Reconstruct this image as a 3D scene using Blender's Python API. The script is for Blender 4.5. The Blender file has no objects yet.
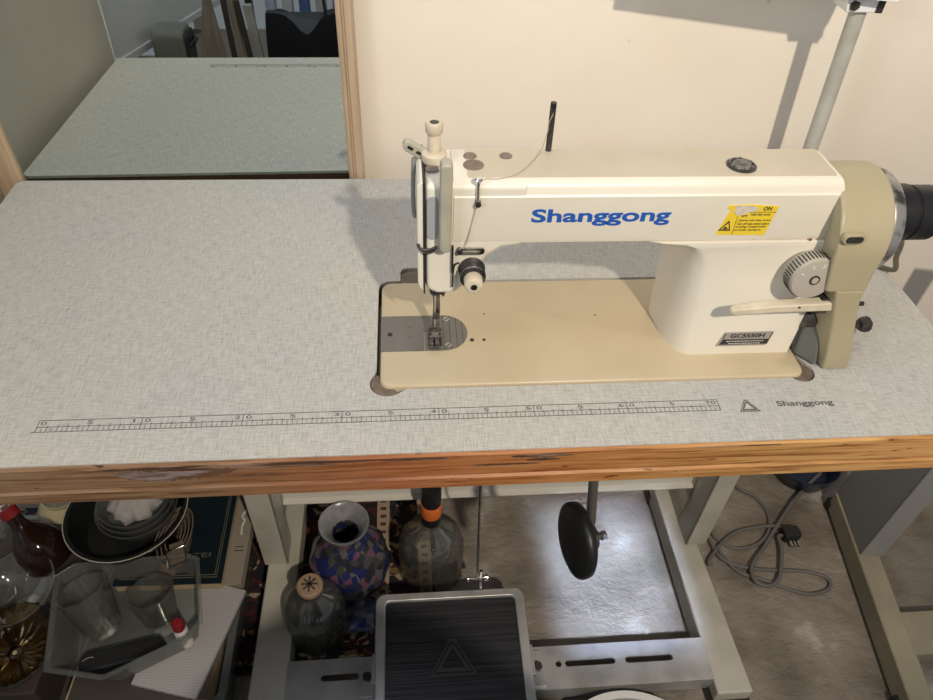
import bpy, bmesh, math, random
from mathutils import Vector, Matrix
random.seed(7)
PI = math.pi
COL = bpy.context.scene.collection
H = 0.75                      # height of the tabletop above the floor; built with the tabletop at 0, lifted at the end

# ------------------------------------------------------------------ materials
def mat(name, col, rough=.5, metal=0, col2=None, nscale=20, stretch=(1,1,1), bump=0, bscale=60, bstretch=None,
        trans=0, ior=1.45, coat=0, emit=None, contrast=(.35,.65), alpha=1, detail=4, spec=.5, dist=.002):
    m = bpy.data.materials.new(name); m.use_nodes = True
    nt = m.node_tree; b = nt.nodes['Principled BSDF']
    b.inputs['Base Color'].default_value = (*col, 1)
    b.inputs['Roughness'].default_value = rough
    b.inputs['Metallic'].default_value = metal
    b.inputs['Transmission Weight'].default_value = trans
    b.inputs['IOR'].default_value = ior
    b.inputs['Coat Weight'].default_value = coat
    b.inputs['Alpha'].default_value = alpha
    b.inputs['Specular IOR Level'].default_value = spec
    tc = nt.nodes.new('ShaderNodeTexCoord')
    if col2 is not None:
        mp = nt.nodes.new('ShaderNodeMapping'); mp.inputs['Scale'].default_value = stretch
        n = nt.nodes.new('ShaderNodeTexNoise'); n.inputs['Scale'].default_value = nscale; n.inputs['Detail'].default_value = detail
        r = nt.nodes.new('ShaderNodeValToRGB')
        r.color_ramp.elements[0].position = contrast[0]; r.color_ramp.elements[1].position = contrast[1]
        r.color_ramp.elements[0].color = (*col, 1); r.color_ramp.elements[1].color = (*col2, 1)
        nt.links.new(tc.outputs['Object'], mp.inputs['Vector']); nt.links.new(mp.outputs[0], n.inputs['Vector'])
        nt.links.new(n.outputs['Fac'], r.inputs['Fac']); nt.links.new(r.outputs['Color'], b.inputs['Base Color'])
    if bump:
        mp2 = nt.nodes.new('ShaderNodeMapping'); mp2.inputs['Scale'].default_value = bstretch or stretch
        n2 = nt.nodes.new('ShaderNodeTexNoise'); n2.inputs['Scale'].default_value = bscale; n2.inputs['Detail'].default_value = 5
        bp = nt.nodes.new('ShaderNodeBump'); bp.inputs['Strength'].default_value = bump; bp.inputs['Distance'].default_value = dist
        nt.links.new(tc.outputs['Object'], mp2.inputs['Vector']); nt.links.new(mp2.outputs[0], n2.inputs['Vector'])
        nt.links.new(n2.outputs['Fac'], bp.inputs['Height']); nt.links.new(bp.outputs[0], b.inputs['Normal'])
    return m

def N(m, t, **kw):
    n = m.node_tree.nodes.new(t)
    for k, v in kw.items(): setattr(n, k, v)
    return n
def ramp(m, stops, interp='LINEAR'):
    r = N(m, 'ShaderNodeValToRGB'); cr = r.color_ramp; cr.interpolation = interp
    while len(cr.elements) > 1: cr.elements.remove(cr.elements[-1])
    cr.elements[0].position = stops[0][0]; cr.elements[0].color = (*stops[0][1], 1)
    for p, c in stops[1:]:
        e = cr.elements.new(p); e.color = (*c, 1)
    return r

M = {}
M['cream'] = mat('cream_enamel', (.79,.745,.645), .36, col2=(.73,.68,.56), nscale=7, bump=.08, bscale=500, contrast=(.4,.8))
M['cream_top'] = mat('tan_enamel', (.56,.49,.37), .40, col2=(.51,.445,.33), nscale=14, bump=.08, bscale=500)
M['bed'] = mat('bed_enamel', (.53,.44,.30), .34, col2=(.48,.395,.26), nscale=11, contrast=(.45,.75), bump=.05, bscale=300)
M['plate'] = mat('brushed_steel_plate', (.185,.172,.16), .42, .35, col2=(.15,.14,.13), nscale=30, stretch=(1,.1,1))
M['steel'] = mat('worn_chrome', (.42,.42,.41), .25, 1, col2=(.3,.3,.3), nscale=80)
M['bright_steel'] = mat('bright_chrome', (.75,.75,.76), .16, 1)
M['dark_steel'] = mat('blackened_steel', (.035,.033,.032), .38, .5, col2=(.08,.075,.07), nscale=90)
M['khaki'] = mat('khaki_plastic', (.42,.365,.235), .34, col2=(.38,.33,.21), nscale=6)
M['guard'] = mat('olive_grey_paint', (.44,.42,.33), .35, col2=(.36,.34,.27), nscale=30)
M['knob'] = mat('ivory_plastic', (.68,.60,.46), .4, col2=(.58,.50,.38), nscale=60)
M['dial'] = mat('greige_plastic', (.42,.385,.32), .38)
M['black'] = mat('black_plastic', (.012,.012,.013), .4)
M['mark'] = mat('black_print', (.03,.028,.03), .5)
M['print'] = mat('grey_print_ink', (.10,.095,.10), .6)
M['white_print'] = mat('white_print', (.75,.72,.65), .5)
M['blue'] = mat('blue_lettering', (.02,.10,.42), .4)
M['yellow'] = mat('yellow_label', (.83,.60,.03), .45, col2=(.76,.56,.05), nscale=90)
M['torn'] = mat('label_glue_residue', (.55,.49,.40), .6, col2=(.66,.60,.50), nscale=150)
M['cap'] = mat('brown_rubber_cap', (.17,.125,.095), .55, col2=(.24,.19,.15), nscale=120)
M['rubber'] = mat('brown_hinge_rubber', (.12,.09,.065), .6, col2=(.18,.14,.11), nscale=90)
M['corewood'] = mat('brown_plywood_core', (.16,.085,.045), .6, col2=(.10,.05,.03), nscale=20, stretch=(.3,1,12))
M['gap'] = mat('oily_dark_edge', (.035,.02,.012), .6)
M['grey_paint'] = mat('stand_grey_paint', (.46,.44,.38), .42, col2=(.36,.34,.28), nscale=12, contrast=(.42,.7), bump=.06, bscale=90)
M['grey_dark'] = mat('neighbour_grey_paint', (.30,.27,.19), .45, col2=(.23,.205,.15), nscale=9)
M['grey_side'] = mat('neighbour_cool_grey_paint', (.25,.25,.24), .45)
M['galv'] = mat('worn_galvanised_bar', (.52,.52,.52), .34, .45, col2=(.36,.36,.35), nscale=18, contrast=(.4,.66))
M['treadmat'] = mat('ribbed_black_mat', (.016,.017,.021), .33, col2=(.035,.036,.04), nscale=30, stretch=(.15,6,1), bump=.3, bscale=40, bstretch=(.05,9,1))
M['emblem'] = mat('worn_emblem', (.06,.056,.056), .45)
M['kneepad'] = mat('black_vinyl_pad', (.012,.012,.012), .38)
M['copper'] = mat('grey_steel_rod', (.20,.19,.175), .4, .6)
M['amber'] = mat('amber_glass', (.60,.38,.12), .06, trans=1, ior=1.45)
M['brownglass'] = mat('dark_brown_glass', (.018,.008,.005), .08, trans=.1, ior=1.45)
M['bagplastic'] = mat('crumpled_clear_bag', (.65,.62,.60), .25, trans=.5, ior=1.1, bump=1, bscale=25, dist=.01)
M['cork'] = mat('tan_cork', (.34,.24,.16), .7, col2=(.25,.17,.11), nscale=200)
M['orange'] = mat('orange_label_band', (.75,.17,.03), .45)
M['enamel_black'] = mat('black_enamel_pan', (.012,.013,.013), .25)
M['ceramic'] = mat('cream_ceramic', (.42,.36,.22), .25)
M['strap'] = mat('taupe_strap', (.13,.10,.075), .7, bump=.3, bscale=300)
M['paper'] = mat('grey_paper', (.55,.53,.52), .7)
M['cardboard'] = mat('tan_paper_edges', (.42,.33,.22), .7, col2=(.3,.23,.15), nscale=60, stretch=(1,1,30))
M['teal'] = mat('dark_teal_cover', (.006,.014,.019), .35)
M['gold'] = mat('faded_gold_print', (.13,.115,.075), .5)
M['creampaper'] = mat('cream_magazine', (.25,.22,.175), .55)
M['red'] = mat('red_cap', (.20,.010,.012), .35)
M['whiteplastic'] = mat('white_plastic', (.62,.61,.58), .35)
M['royal'] = mat('royal_blue_plastic', (.01,.025,.22), .35)
M['navy'] = mat('navy_enamel', (.015,.025,.055), .3)
M['cable'] = mat('grey_cable_sheath', (.12,.115,.11), .5)
M['cable_beige'] = mat('olive_cable_sheath', (.20,.175,.12), .5)
M['cabinet'] = mat('grey_beige_board', (.37,.345,.30), .55, col2=(.40,.37,.33), nscale=5)
M['whiteboard'] = mat('white_board', (.86,.86,.85), .45)
M['leather'] = mat('black_leather', (.012,.013,.02), .35)
M['case'] = mat('grey_case', (.30,.30,.27), .4, col2=(.24,.24,.21), nscale=8)
M['slate'] = mat('dark_slat', (.05,.04,.035), .5)
M['palewood'] = mat('pale_pine', (.50,.38,.26), .5, col2=(.40,.29,.19), nscale=9, stretch=(9,9,.5), bump=.1, bscale=60)
M['greywood'] = mat('grey_brown_board', (.33,.27,.22), .6, col2=(.22,.18,.15), nscale=10, stretch=(8,8,1))
M['thread'] = mat('beige_thread', (.42,.34,.25), .8)
M['mirror'] = mat('silvered_glass', (.63,.69,.67), .012, 1)
M['skirting'] = mat('skirting_paint', (.62,.60,.54), .45)

def slat(o): pass
# laminate: linen-look pressed surface, fine short strokes in both directions
def make_laminate():
    m = mat('linen_laminate', (.47,.46,.43), .42); nt = m.node_tree; b = nt.nodes['Principled BSDF']
    tc = N(m,'ShaderNodeTexCoord')
    outs = []
    for sc in ((260,900*.08,1),(900*.08,260,1)):
        pass
    def noise(stretch, scale, det=2):
        mp = N(m,'ShaderNodeMapping'); mp.inputs['Scale'].default_value = stretch
        mp.inputs['Rotation'].default_value = (0,0,math.radians(3))
        n = N(m,'ShaderNodeTexNoise'); n.inputs['Scale'].default_value = scale; n.inputs['Detail'].default_value = det
        nt.links.new(tc.outputs['Object'], mp.inputs['Vector']); nt.links.new(mp.outputs[0], n.inputs['Vector']); return n
    v = noise((1,.075,1), 760, 1); h = noise((.09,1,1), 760, 1); big = noise((1,1,1), 3.2, 3)
    mx = N(m,'ShaderNodeMath', operation='ADD'); nt.links.new(v.outputs['Fac'], mx.inputs[0]); nt.links.new(h.outputs['Fac'], mx.inputs[1])
    r = ramp(m, [(.36,(.375,.37,.35)),(.50,(.48,.472,.447)),(.62,(.545,.535,.505))])
    h.outputs['Fac']; hf = N(m,'ShaderNodeMath', operation='MULTIPLY'); hf.inputs[1].default_value = .5
    nt.links.new(mx.outputs[0], hf.inputs[0]); nt.links.new(hf.outputs[0], r.inputs['Fac'])
    r2 = ramp(m, [(.35,(.92,.93,.95)),(.65,(1.0,.985,.95))])
    nt.links.new(big.outputs['Fac'], r2.inputs['Fac'])
    mm = N(m,'ShaderNodeMix', data_type='RGBA', blend_type='MULTIPLY'); mm.inputs['Factor'].default_value = 1
    nt.links.new(r.outputs[0], mm.inputs['A']); nt.links.new(r2.outputs[0], mm.inputs['B'])
    nt.links.new(mm.outputs['Result'], b.inputs['Base Color'])
    bp = N(m,'ShaderNodeBump'); bp.inputs['Strength'].default_value = .25; bp.inputs['Distance'].default_value = .0006
    nt.links.new(hf.outputs[0], bp.inputs['Height']); nt.links.new(bp.outputs[0], b.inputs['Normal'])
    return m
M['laminate'] = make_laminate()

def make_wood(name, cols, worn=True):
    m = mat(name, cols[0], .42, coat=.08); nt = m.node_tree; b = nt.nodes['Principled BSDF']
    tc = N(m,'ShaderNodeTexCoord')
    mp = N(m,'ShaderNodeMapping'); mp.inputs['Scale'].default_value = (1.6,18,36)
    n = N(m,'ShaderNodeTexNoise'); n.inputs['Scale'].default_value = 7; n.inputs['Detail'].default_value = 7; n.inputs['Distortion'].default_value = .6
    nt.links.new(tc.outputs['Object'], mp.inputs['Vector']); nt.links.new(mp.outputs[0], n.inputs['Vector'])
    r = ramp(m, [(.30,cols[0]),(.48,cols[1]),(.68,cols[2])]); nt.links.new(n.outputs['Fac'], r.inputs['Fac'])
    # varnish tone along the edge, shade painted in: dull and greyer at one end, reddish in the middle
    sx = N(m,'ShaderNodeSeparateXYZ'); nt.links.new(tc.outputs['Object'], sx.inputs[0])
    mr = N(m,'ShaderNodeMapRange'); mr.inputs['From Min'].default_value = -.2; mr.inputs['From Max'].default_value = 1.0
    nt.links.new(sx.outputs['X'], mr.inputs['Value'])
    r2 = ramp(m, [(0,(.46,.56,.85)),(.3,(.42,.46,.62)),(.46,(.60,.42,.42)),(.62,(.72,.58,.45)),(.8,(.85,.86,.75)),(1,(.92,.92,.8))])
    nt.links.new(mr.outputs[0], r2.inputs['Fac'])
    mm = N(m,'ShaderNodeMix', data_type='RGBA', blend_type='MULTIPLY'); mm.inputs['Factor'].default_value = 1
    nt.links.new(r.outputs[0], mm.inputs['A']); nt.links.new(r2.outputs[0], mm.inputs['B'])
    last = mm.outputs['Result']
    # dark flecks and pin holes
    n3 = N(m,'ShaderNodeTexNoise'); n3.inputs['Scale'].default_value = 60; n3.inputs['Detail'].default_value = 3
    mp3 = N(m,'ShaderNodeMapping'); mp3.inputs['Scale'].default_value = (.5,1,2)
    nt.links.new(tc.outputs['Object'], mp3.inputs['Vector']); nt.links.new(mp3.outputs[0], n3.inputs['Vector'])
    r3 = ramp(m, [(.68,(1,1,1)),(.73,(.25,.16,.12))]); nt.links.new(n3.outputs['Fac'], r3.inputs['Fac'])
    m3 = N(m,'ShaderNodeMix', data_type='RGBA', blend_type='MULTIPLY'); m3.inputs['Factor'].default_value = 1
    nt.links.new(last, m3.inputs['A']); nt.links.new(r3.outputs[0], m3.inputs['B'])
    nt.links.new(m3.outputs['Result'], b.inputs['Base Color'])
    bp = N(m,'ShaderNodeBump'); bp.inputs['Strength'].default_value = .25; bp.inputs['Distance'].default_value = .001
    nt.links.new(n.outputs['Fac'], bp.inputs['Height']); nt.links.new(bp.outputs[0], b.inputs['Normal'])
    return m
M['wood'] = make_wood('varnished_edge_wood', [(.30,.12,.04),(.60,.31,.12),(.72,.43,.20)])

def make_wall():
    m = mat('warm_cream_wall_paint', (.80,.70,.56), .6); nt = m.node_tree; b = nt.nodes['Principled BSDF']
    tc = N(m,'ShaderNodeTexCoord')
    n = N(m,'ShaderNodeTexNoise'); n.inputs['Scale'].default_value = 4; n.inputs['Detail'].default_value = 3
    nt.links.new(tc.outputs['Object'], n.inputs['Vector'])
    r = ramp(m, [(.35,(.85,.765,.64)),(.7,(.88,.81,.70))]); nt.links.new(n.outputs['Fac'], r.inputs['Fac'])
    # small chips and filled nail holes
    v = N(m,'ShaderNodeTexVoronoi'); v.inputs['Scale'].default_value = 11; v.feature = 'F1'
    nt.links.new(tc.outputs['Object'], v.inputs['Vector'])
    r2 = ramp(m, [(.03,(.88,.85,.82)),(.04,(1,1,1))]); nt.links.new(v.outputs['Distance'], r2.inputs['Fac'])
    mm = N(m,'ShaderNodeMix', data_type='RGBA', blend_type='MULTIPLY'); mm.inputs['Factor'].default_value = 1
    nt.links.new(r.outputs[0], mm.inputs['A']); nt.links.new(r2.outputs[0], mm.inputs['B'])
    nt.links.new(mm.outputs['Result'], b.inputs['Base Color'])
    n2 = N(m,'ShaderNodeTexNoise'); n2.inputs['Scale'].default_value = 45; n2.inputs['Detail'].default_value = 5
    nt.links.new(tc.outputs['Object'], n2.inputs['Vector'])
    bp = N(m,'ShaderNodeBump'); bp.inputs['Strength'].default_value = .25; bp.inputs['Distance'].default_value = .003
    nt.links.new(n2.outputs['Fac'], bp.inputs['Height']); nt.links.new(bp.outputs[0], b.inputs['Normal'])
    return m
def thin_glass(name, tint, edge, rough=.04, gloss=.10, body=None, body_amt=0):
    # clear thin-walled vessel: passes light straight through, tinted towards its rim, with a reflecting skin
    m = bpy.data.materials.new(name); m.use_nodes = True; nt = m.node_tree; nt.nodes.clear()
    out = N(m,'ShaderNodeOutputMaterial'); tr = N(m,'ShaderNodeBsdfTransparent'); gl = N(m,'ShaderNodeBsdfGlossy'); gl.inputs['Roughness'].default_value = rough
    lw = N(m,'ShaderNodeLayerWeight'); lw.inputs['Blend'].default_value = .35
    r_ = ramp(m, [(0,tint),(.55,tint),(1,edge)]); nt.links.new(lw.outputs['Facing'], r_.inputs['Fac']); nt.links.new(r_.outputs[0], tr.inputs['Color'])
    f = N(m,'ShaderNodeMapRange'); f.inputs['To Min'].default_value = gloss*.45; f.inputs['To Max'].default_value = min(1,gloss*5)
    nt.links.new(lw.outputs['Fresnel'], f.inputs['Value'])
    mx = N(m,'ShaderNodeMixShader'); nt.links.new(f.outputs[0], mx.inputs[0]); nt.links.new(tr.outputs[0], mx.inputs[1]); nt.links.new(gl.outputs[0], mx.inputs[2])
    last = mx
    if body:
        df = N(m,'ShaderNodeBsdfDiffuse'); df.inputs['Color'].default_value = (*body,1)
        m2 = N(m,'ShaderNodeMixShader'); m2.inputs[0].default_value = body_amt; nt.links.new(mx.outputs[0], m2.inputs[1]); nt.links.new(df.outputs[0], m2.inputs[2]); last = m2
    nt.links.new(last.outputs[0], out.inputs['Surface']); return m
M['glass'] = thin_glass('clear_glass', (.90,.91,.88), (.42,.44,.40), .04, .12, (.5,.5,.46), .05)
M['clearplastic'] = thin_glass('clear_plastic', (.84,.86,.84), (.45,.47,.46), .16, .10, (.55,.56,.54), .09)
M['wall'] = make_wall()
M['foot_steel'] = mat('oily_foot_steel', (.13,.125,.12), .3, .9, col2=(.25,.24,.23), nscale=120)
M['post'] = mat('pale_grey_post', (.50,.49,.43), .4, col2=(.42,.41,.36), nscale=40)
M['sight'] = mat('smoky_dome', (.06,.055,.05), .15, col2=(.20,.18,.16), nscale=160)
M['chip'] = mat('worn_bare_wood', (.085,.045,.03), .6, col2=(.30,.19,.13), nscale=55, stretch=(.3,1,3), contrast=(.45,.6))

def make_floor():
    m = mat('embossed_slate_vinyl', (.2,.17,.14), .55); nt = m.node_tree; b = nt.nodes['Principled BSDF']
    tc = N(m,'ShaderNodeTexCoord')
    n = N(m,'ShaderNodeTexNoise'); n.inputs['Scale'].default_value = 9; n.inputs['Detail'].default_value = 8
    nt.links.new(tc.outputs['Object'], n.inputs['Vector'])
    r = ramp(m, [(.3,(.13,.107,.083)),(.5,(.215,.183,.15)),(.62,(.26,.228,.19)),(.72,(.45,.42,.375))]); nt.links.new(n.outputs['Fac'], r.inputs['Fac'])
    nt.links.new(r.outputs[0], b.inputs['Base Color'])
    mp = N(m,'ShaderNodeMapping'); mp.inputs['Rotation'].default_value = (0,0,.7); mp.inputs['Scale'].default_value = (1,1.6,1)
    n2 = N(m,'ShaderNodeTexNoise'); n2.inputs['Scale'].default_value = 26; n2.inputs['Detail'].default_value = 9; n2.inputs['Distortion'].default_value = .35; n2.inputs['Roughness'].default_value=.62
    nt.links.new(tc.outputs['Object'], mp.inputs['Vector']); nt.links.new(mp.outputs[0], n2.inputs['Vector'])
    bp = N(m,'ShaderNodeBump'); bp.inputs['Strength'].default_value = .85; bp.inputs['Distance'].default_value = .009
    nt.links.new(n2.outputs['Fac'], bp.inputs['Height']); nt.links.new(bp.outputs[0], b.inputs['Normal'])
    return m
M['floor'] = make_floor()

def make_rug():
    m = mat('oriental_pattern_pile', (.1,.05,.04), .95); nt = m.node_tree; b = nt.nodes['Principled BSDF']
    tc = N(m,'ShaderNodeTexCoord')
    n = N(m,'ShaderNodeTexNoise'); n.inputs['Scale'].default_value = 14; n.inputs['Detail'].default_value = 2
    nt.links.new(tc.outputs['Object'], n.inputs['Vector'])
    mxv = N(m,'ShaderNodeMix', data_type='RGBA'); mxv.inputs['Factor'].default_value = .12
    nt.links.new(tc.outputs['Object'], mxv.inputs['A']); nt.links.new(n.outputs['Color'], mxv.inputs['B'])
    v = N(m,'ShaderNodeTexVoronoi'); v.inputs['Scale'].default_value = 70; v.distance = 'CHEBYCHEV'
    nt.links.new(mxv.outputs['Result'], v.inputs['Vector'])
    sx = N(m,'ShaderNodeSeparateXYZ'); nt.links.new(v.outputs['Color'], sx.inputs[0])
    r = ramp(m, [(0,(.010,.009,.014)),(.30,(.055,.012,.013)),(.45,(.015,.010,.010)),(.62,(.30,.25,.17)),(.74,(.07,.014,.014)),(.84,(.015,.02,.045)),(.93,(.16,.10,.05))], 'CONSTANT')
    nt.links.new(sx.outputs['X'], r.inputs['Fac'])
    # border strips: cream bands with red diamonds, running away from the table front
    s = N(m,'ShaderNodeSeparateXYZ'); nt.links.new(tc.outputs['Object'], s.inputs[0])
    def band(c, w):
        a = N(m,'ShaderNodeMath', operation='SUBTRACT'); a.inputs[1].default_value = c; nt.links.new(s.outputs['X'], a.inputs[0])
        d = N(m,'ShaderNodeMath', operation='ABSOLUTE'); nt.links.new(a.outputs[0], d.inputs[0])
        e = N(m,'ShaderNodeMath', operation='LESS_THAN'); e.inputs[1].default_value = w; nt.links.new(d.outputs[0], e.inputs[0]); return e
    w = N(m,'ShaderNodeMath', operation='SINE'); ym = N(m,'ShaderNodeMath', operation='MULTIPLY'); ym.inputs[1].default_value = 330
    nt.links.new(s.outputs['Y'], ym.inputs[0]); nt.links.new(ym.outputs[0], w.inputs[0])
    rr = ramp(m, [(0,(.36,.30,.21)),(.3,(.13,.02,.02))], 'CONSTANT'); nt.links.new(w.outputs[0], rr.inputs['Fac'])
    cur = r.outputs[0]
    for c in (.305,.390):
        for wd, colr in ((.013,None),(.006,rr)):
            e = band(c, wd); mm = N(m,'ShaderNodeMix', data_type='RGBA'); nt.links.new(e.outputs[0], mm.inputs['Factor'])
            nt.links.new(cur, mm.inputs['A'])
            if colr: nt.links.new(colr.outputs[0], mm.inputs['B'])
            else: mm.inputs['B'].default_value = (.36,.30,.21,1)
            cur = mm.outputs['Result']
    nt.links.new(cur, b.inputs['Base Color'])
    n2 = N(m,'ShaderNodeTexNoise'); n2.inputs['Scale'].default_value = 600
    nt.links.new(tc.outputs['Object'], n2.inputs['Vector'])
    bp = N(m,'ShaderNodeBump'); bp.inputs['Strength'].default_value = .6; bp.inputs['Distance'].default_value = .003
    nt.links.new(n2.outputs['Fac'], bp.inputs['Height']); nt.links.new(bp.outputs[0], b.inputs['Normal'])
    return m
M['rug'] = make_rug()

def make_patch_glass():
    m = mat('painted_glass_patches', (.1,.1,.3), .12, trans=.15); nt = m.node_tree; b = nt.nodes['Principled BSDF']
    tc = N(m,'ShaderNodeTexCoord')
    v = N(m,'ShaderNodeTexVoronoi'); v.inputs['Scale'].default_value = 75; v.inputs['Randomness'].default_value = 1
    nt.links.new(tc.outputs['Object'], v.inputs['Vector'])
    sx = N(m,'ShaderNodeSeparateXYZ'); nt.links.new(v.outputs['Color'], sx.inputs[0])
    r = ramp(m, [(0,(.03,.03,.04)),(.25,(.02,.03,.13)),(.45,(.07,.065,.065)),(.68,(.16,.07,.12)),(.78,(.03,.04,.09)),(.9,(.13,.12,.12))], 'CONSTANT')
    nt.links.new(sx.outputs['X'], r.inputs['Fac']); nt.links.new(r.outputs[0], b.inputs['Base Color'])
    return m
M['patches'] = make_patch_glass()

def make_ruled():
    m = mat('ruled_paper', (.50,.48,.48), .7); nt = m.node_tree; b = nt.nodes['Principled BSDF']
    tc = N(m,'ShaderNodeTexCoord'); s = N(m,'ShaderNodeSeparateXYZ'); nt.links.new(tc.outputs['Object'], s.inputs[0])
    a = N(m,'ShaderNodeMath', operation='MULTIPLY'); a.inputs[1].default_value = 1500; nt.links.new(s.outputs['Y'], a.inputs[0])
    w = N(m,'ShaderNodeMath', operation='SINE'); nt.links.new(a.outputs[0], w.inputs[0])
    r = ramp(m, [(0,(.36,.345,.34)),(.80,(.35,.335,.335)),(.97,(.25,.24,.27))]); nt.links.new(w.outputs[0], r.inputs['Fac'])
    nt.links.new(r.outputs[0], b.inputs['Base Color']); return m
M['ruled'] = make_ruled()

# ------------------------------------------------------------------ mesh helpers
class MB:
    def __init__(s): s.bm = bmesh.new()
    def box(s, x0, x1, y0, y1, z0, z1):
        vs = [s.bm.verts.new(c) for c in ((x0,y0,z0),(x1,y0,z0),(x1,y1,z0),(x0,y1,z0),(x0,y0,z1),(x1,y0,z1),(x1,y1,z1),(x0,y1,z1))]
        for f in ((3,2,1,0),(4,5,6,7),(0,1,5,4),(1,2,6,5),(2,3,7,6),(3,0,4,7)): s.bm.faces.new([vs[i] for i in f])
        return s
    def rings(s, rings, cap=True, closed=True):
        R = [[s.bm.verts.new(p) for p in r] for r in rings]
        n = len(R[0])
        for a, b in zip(R, R[1:]):
            for i in range(n if closed else n-1):
                j = (i+1) % n
                s.bm.faces.new((a[i], a[j], b[j], b[i]))
        if cap:
            s.bm.faces.new(list(reversed(R[0]))); s.bm.faces.new(R[-1])
        return s
    def prism(s, poly, axis, a, b):
        def P(u, v, w):
            return {'X': (w,u,v), 'Y': (u,w,v), 'Z': (u,v,w)}[axis]
        return s.rings([[P(u,v,a) for u, v in poly], [P(u,v,b) for u, v in poly]])
    def cyl(s, p0, p1, r0, r1=None, n=32):
        r1 = r0 if r1 is None else r1
        p0, p1 = Vector(p0), Vector(p1); d = (p1-p0).normalized()
        u = d.orthogonal().normalized(); v = d.cross(u)
        return s.rings([[p + (u*math.cos(2*PI*i/n)+v*math.sin(2*PI*i/n))*r for i in range(n)] for p, r in ((p0,r0),(p1,r1))])
    def lathe(s, c, prof, d=(0,0,1), n=40, cap=True, wob=None):
        c, d = Vector(c), Vector(d).normalized(); u = d.orthogonal().normalized(); v = d.cross(u)
        if abs(d.z) > .999: u, v = Vector((1,0,0)), Vector((0,1,0))
        rs = []
        for r, h in prof:
            ring = []
            for i in range(n):
                a = 2*PI*i/n; rr = r*(wob(a,h) if wob else 1)
                ring.append(c + d*h + (u*math.cos(a)+v*math.sin(a))*rr)
            rs.append(ring)
        return s.rings(rs, cap)
    def tube(s, pts, r, n=10, cyclic=False, smooth=4):
        P = [Vector(p) for p in pts]
        if smooth > 1 and len(P) > 2:
            Q = []
            for i in range(len(P)-1):
                a, b = P[max(i-1,0)], P[i]; c, d = P[i+1], P[min(i+2,len(P)-1)]
                for k in range(smooth):
                    t = k/smooth
                    Q.append(.5*((2*b)+(c-a)*t+(2*a-5*b+4*c-d)*t*t+(-a+3*b-3*c+d)*t**3))
            Q.append(P[-1]); P = Q
        rs = []; up = None
        for i, p in enumerate(P):
            t = (P[min(i+1,len(P)-1)]-P[max(i-1,0)]).normalized()
            if up is None: up = t.orthogonal().normalized()
            up = (up - t*up.dot(t)).normalized(); w = t.cross(up)
            rs.append([p+(up*math.cos(2*PI*k/n)+w*math.sin(2*PI*k/n))*r for k in range(n)])
        return s.rings(rs)
    def strip(s, pts, w, th, n=None):
        # ribbon through pts (u,v,w) of width w along given side vector
        return s
    def xf(s, mtx):
        bmesh.ops.transform(s.bm, matrix=mtx, verts=s.bm.verts); return s
    def build(s, name, m, parent=None, bevel=0, seg=3, smooth=True, angle=40):
        bmesh.ops.recalc_face_normals(s.bm, faces=s.bm.faces)
        me = bpy.data.meshes.new(name); s.bm.to_mesh(me); s.bm.free()
        return link(name, me, m, parent, bevel, seg, smooth, angle)
def link(name, me, m, parent=None, bevel=0, seg=3, smooth=True, angle=40):
    o = bpy.data.objects.new(name, me); COL.objects.link(o)
    me.materials.clear(); me.materials.append(M[m] if isinstance(m, str) else m)
    if smooth:
        me.polygons.foreach_set('use_smooth', [True]*len(me.polygons))
        if not bevel:
            me.set_sharp_from_angle(angle=math.radians(angle))
    if bevel:
        b = o.modifiers.new('bevel', 'BEVEL'); b.width = bevel; b.segments = seg; b.limit_method = 'ANGLE'; b.angle_limit = math.radians(30); b.harden_normals = True
    if parent: put(o, parent)
    return o
def put(o, parent):
    o.parent = parent
    w = parent; off = Vector((0,0,0))
    # parts are built in world coordinates: undo the chain of parents
    mtx = Matrix.Identity(4); chain = []
    while w: chain.append(w); w = w.parent
    for c in reversed(chain): mtx = mtx @ c.matrix_parent_inverse @ c.matrix_basis
    o.matrix_parent_inverse = mtx.inverted()
def thing(name, label, cat, loc, group=None):
    o = bpy.data.objects.new(name, None); COL.objects.link(o); o.empty_display_size = .05
    o.location = loc; o['label'] = label; o['category'] = cat
    if group: o['group'] = group
    return o
def tag(o, label, cat, group=None):
    o['label'] = label; o['category'] = cat
    if group: o['group'] = group
    return o
def struct(o): o['kind'] = 'structure'; return o
def text(name, s, m, parent, origin, right, up, width, height, bold=0, depth=.0002):
    cu = bpy.data.curves.new('t', 'FONT'); cu.body = s; cu.size = 1; cu.offset = bold; cu.extrude = .5; cu.resolution_u = 4
    o = bpy.data.objects.new('t', cu); COL.objects.link(o)
    bpy.context.view_layer.update()
    me = bpy.data.meshes.new_from_object(o.evaluated_get(bpy.context.evaluated_depsgraph_get()))
    bpy.data.objects.remove(o); bpy.data.curves.remove(cu)
    xs = [v.co.x for v in me.vertices]; ys = [v.co.y for v in me.vertices]
    x0, x1, y0, y1 = min(xs), max(xs), min(ys), max(ys)
    right, up, origin = Vector(right).normalized(), Vector(up), Vector(origin)
    nrm = right.cross(up.normalized())
    for v in me.vertices:
        a = (v.co.x-x0)/(x1-x0)*width; b_ = (v.co.y-y0)/(y1-y0)*height; c = (v.co.z+.5)*depth
        v.co = origin + right*a + up.normalized()*b_ + nrm*c
    me.name = name
    return link(name, me, m, parent, smooth=False)
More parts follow.
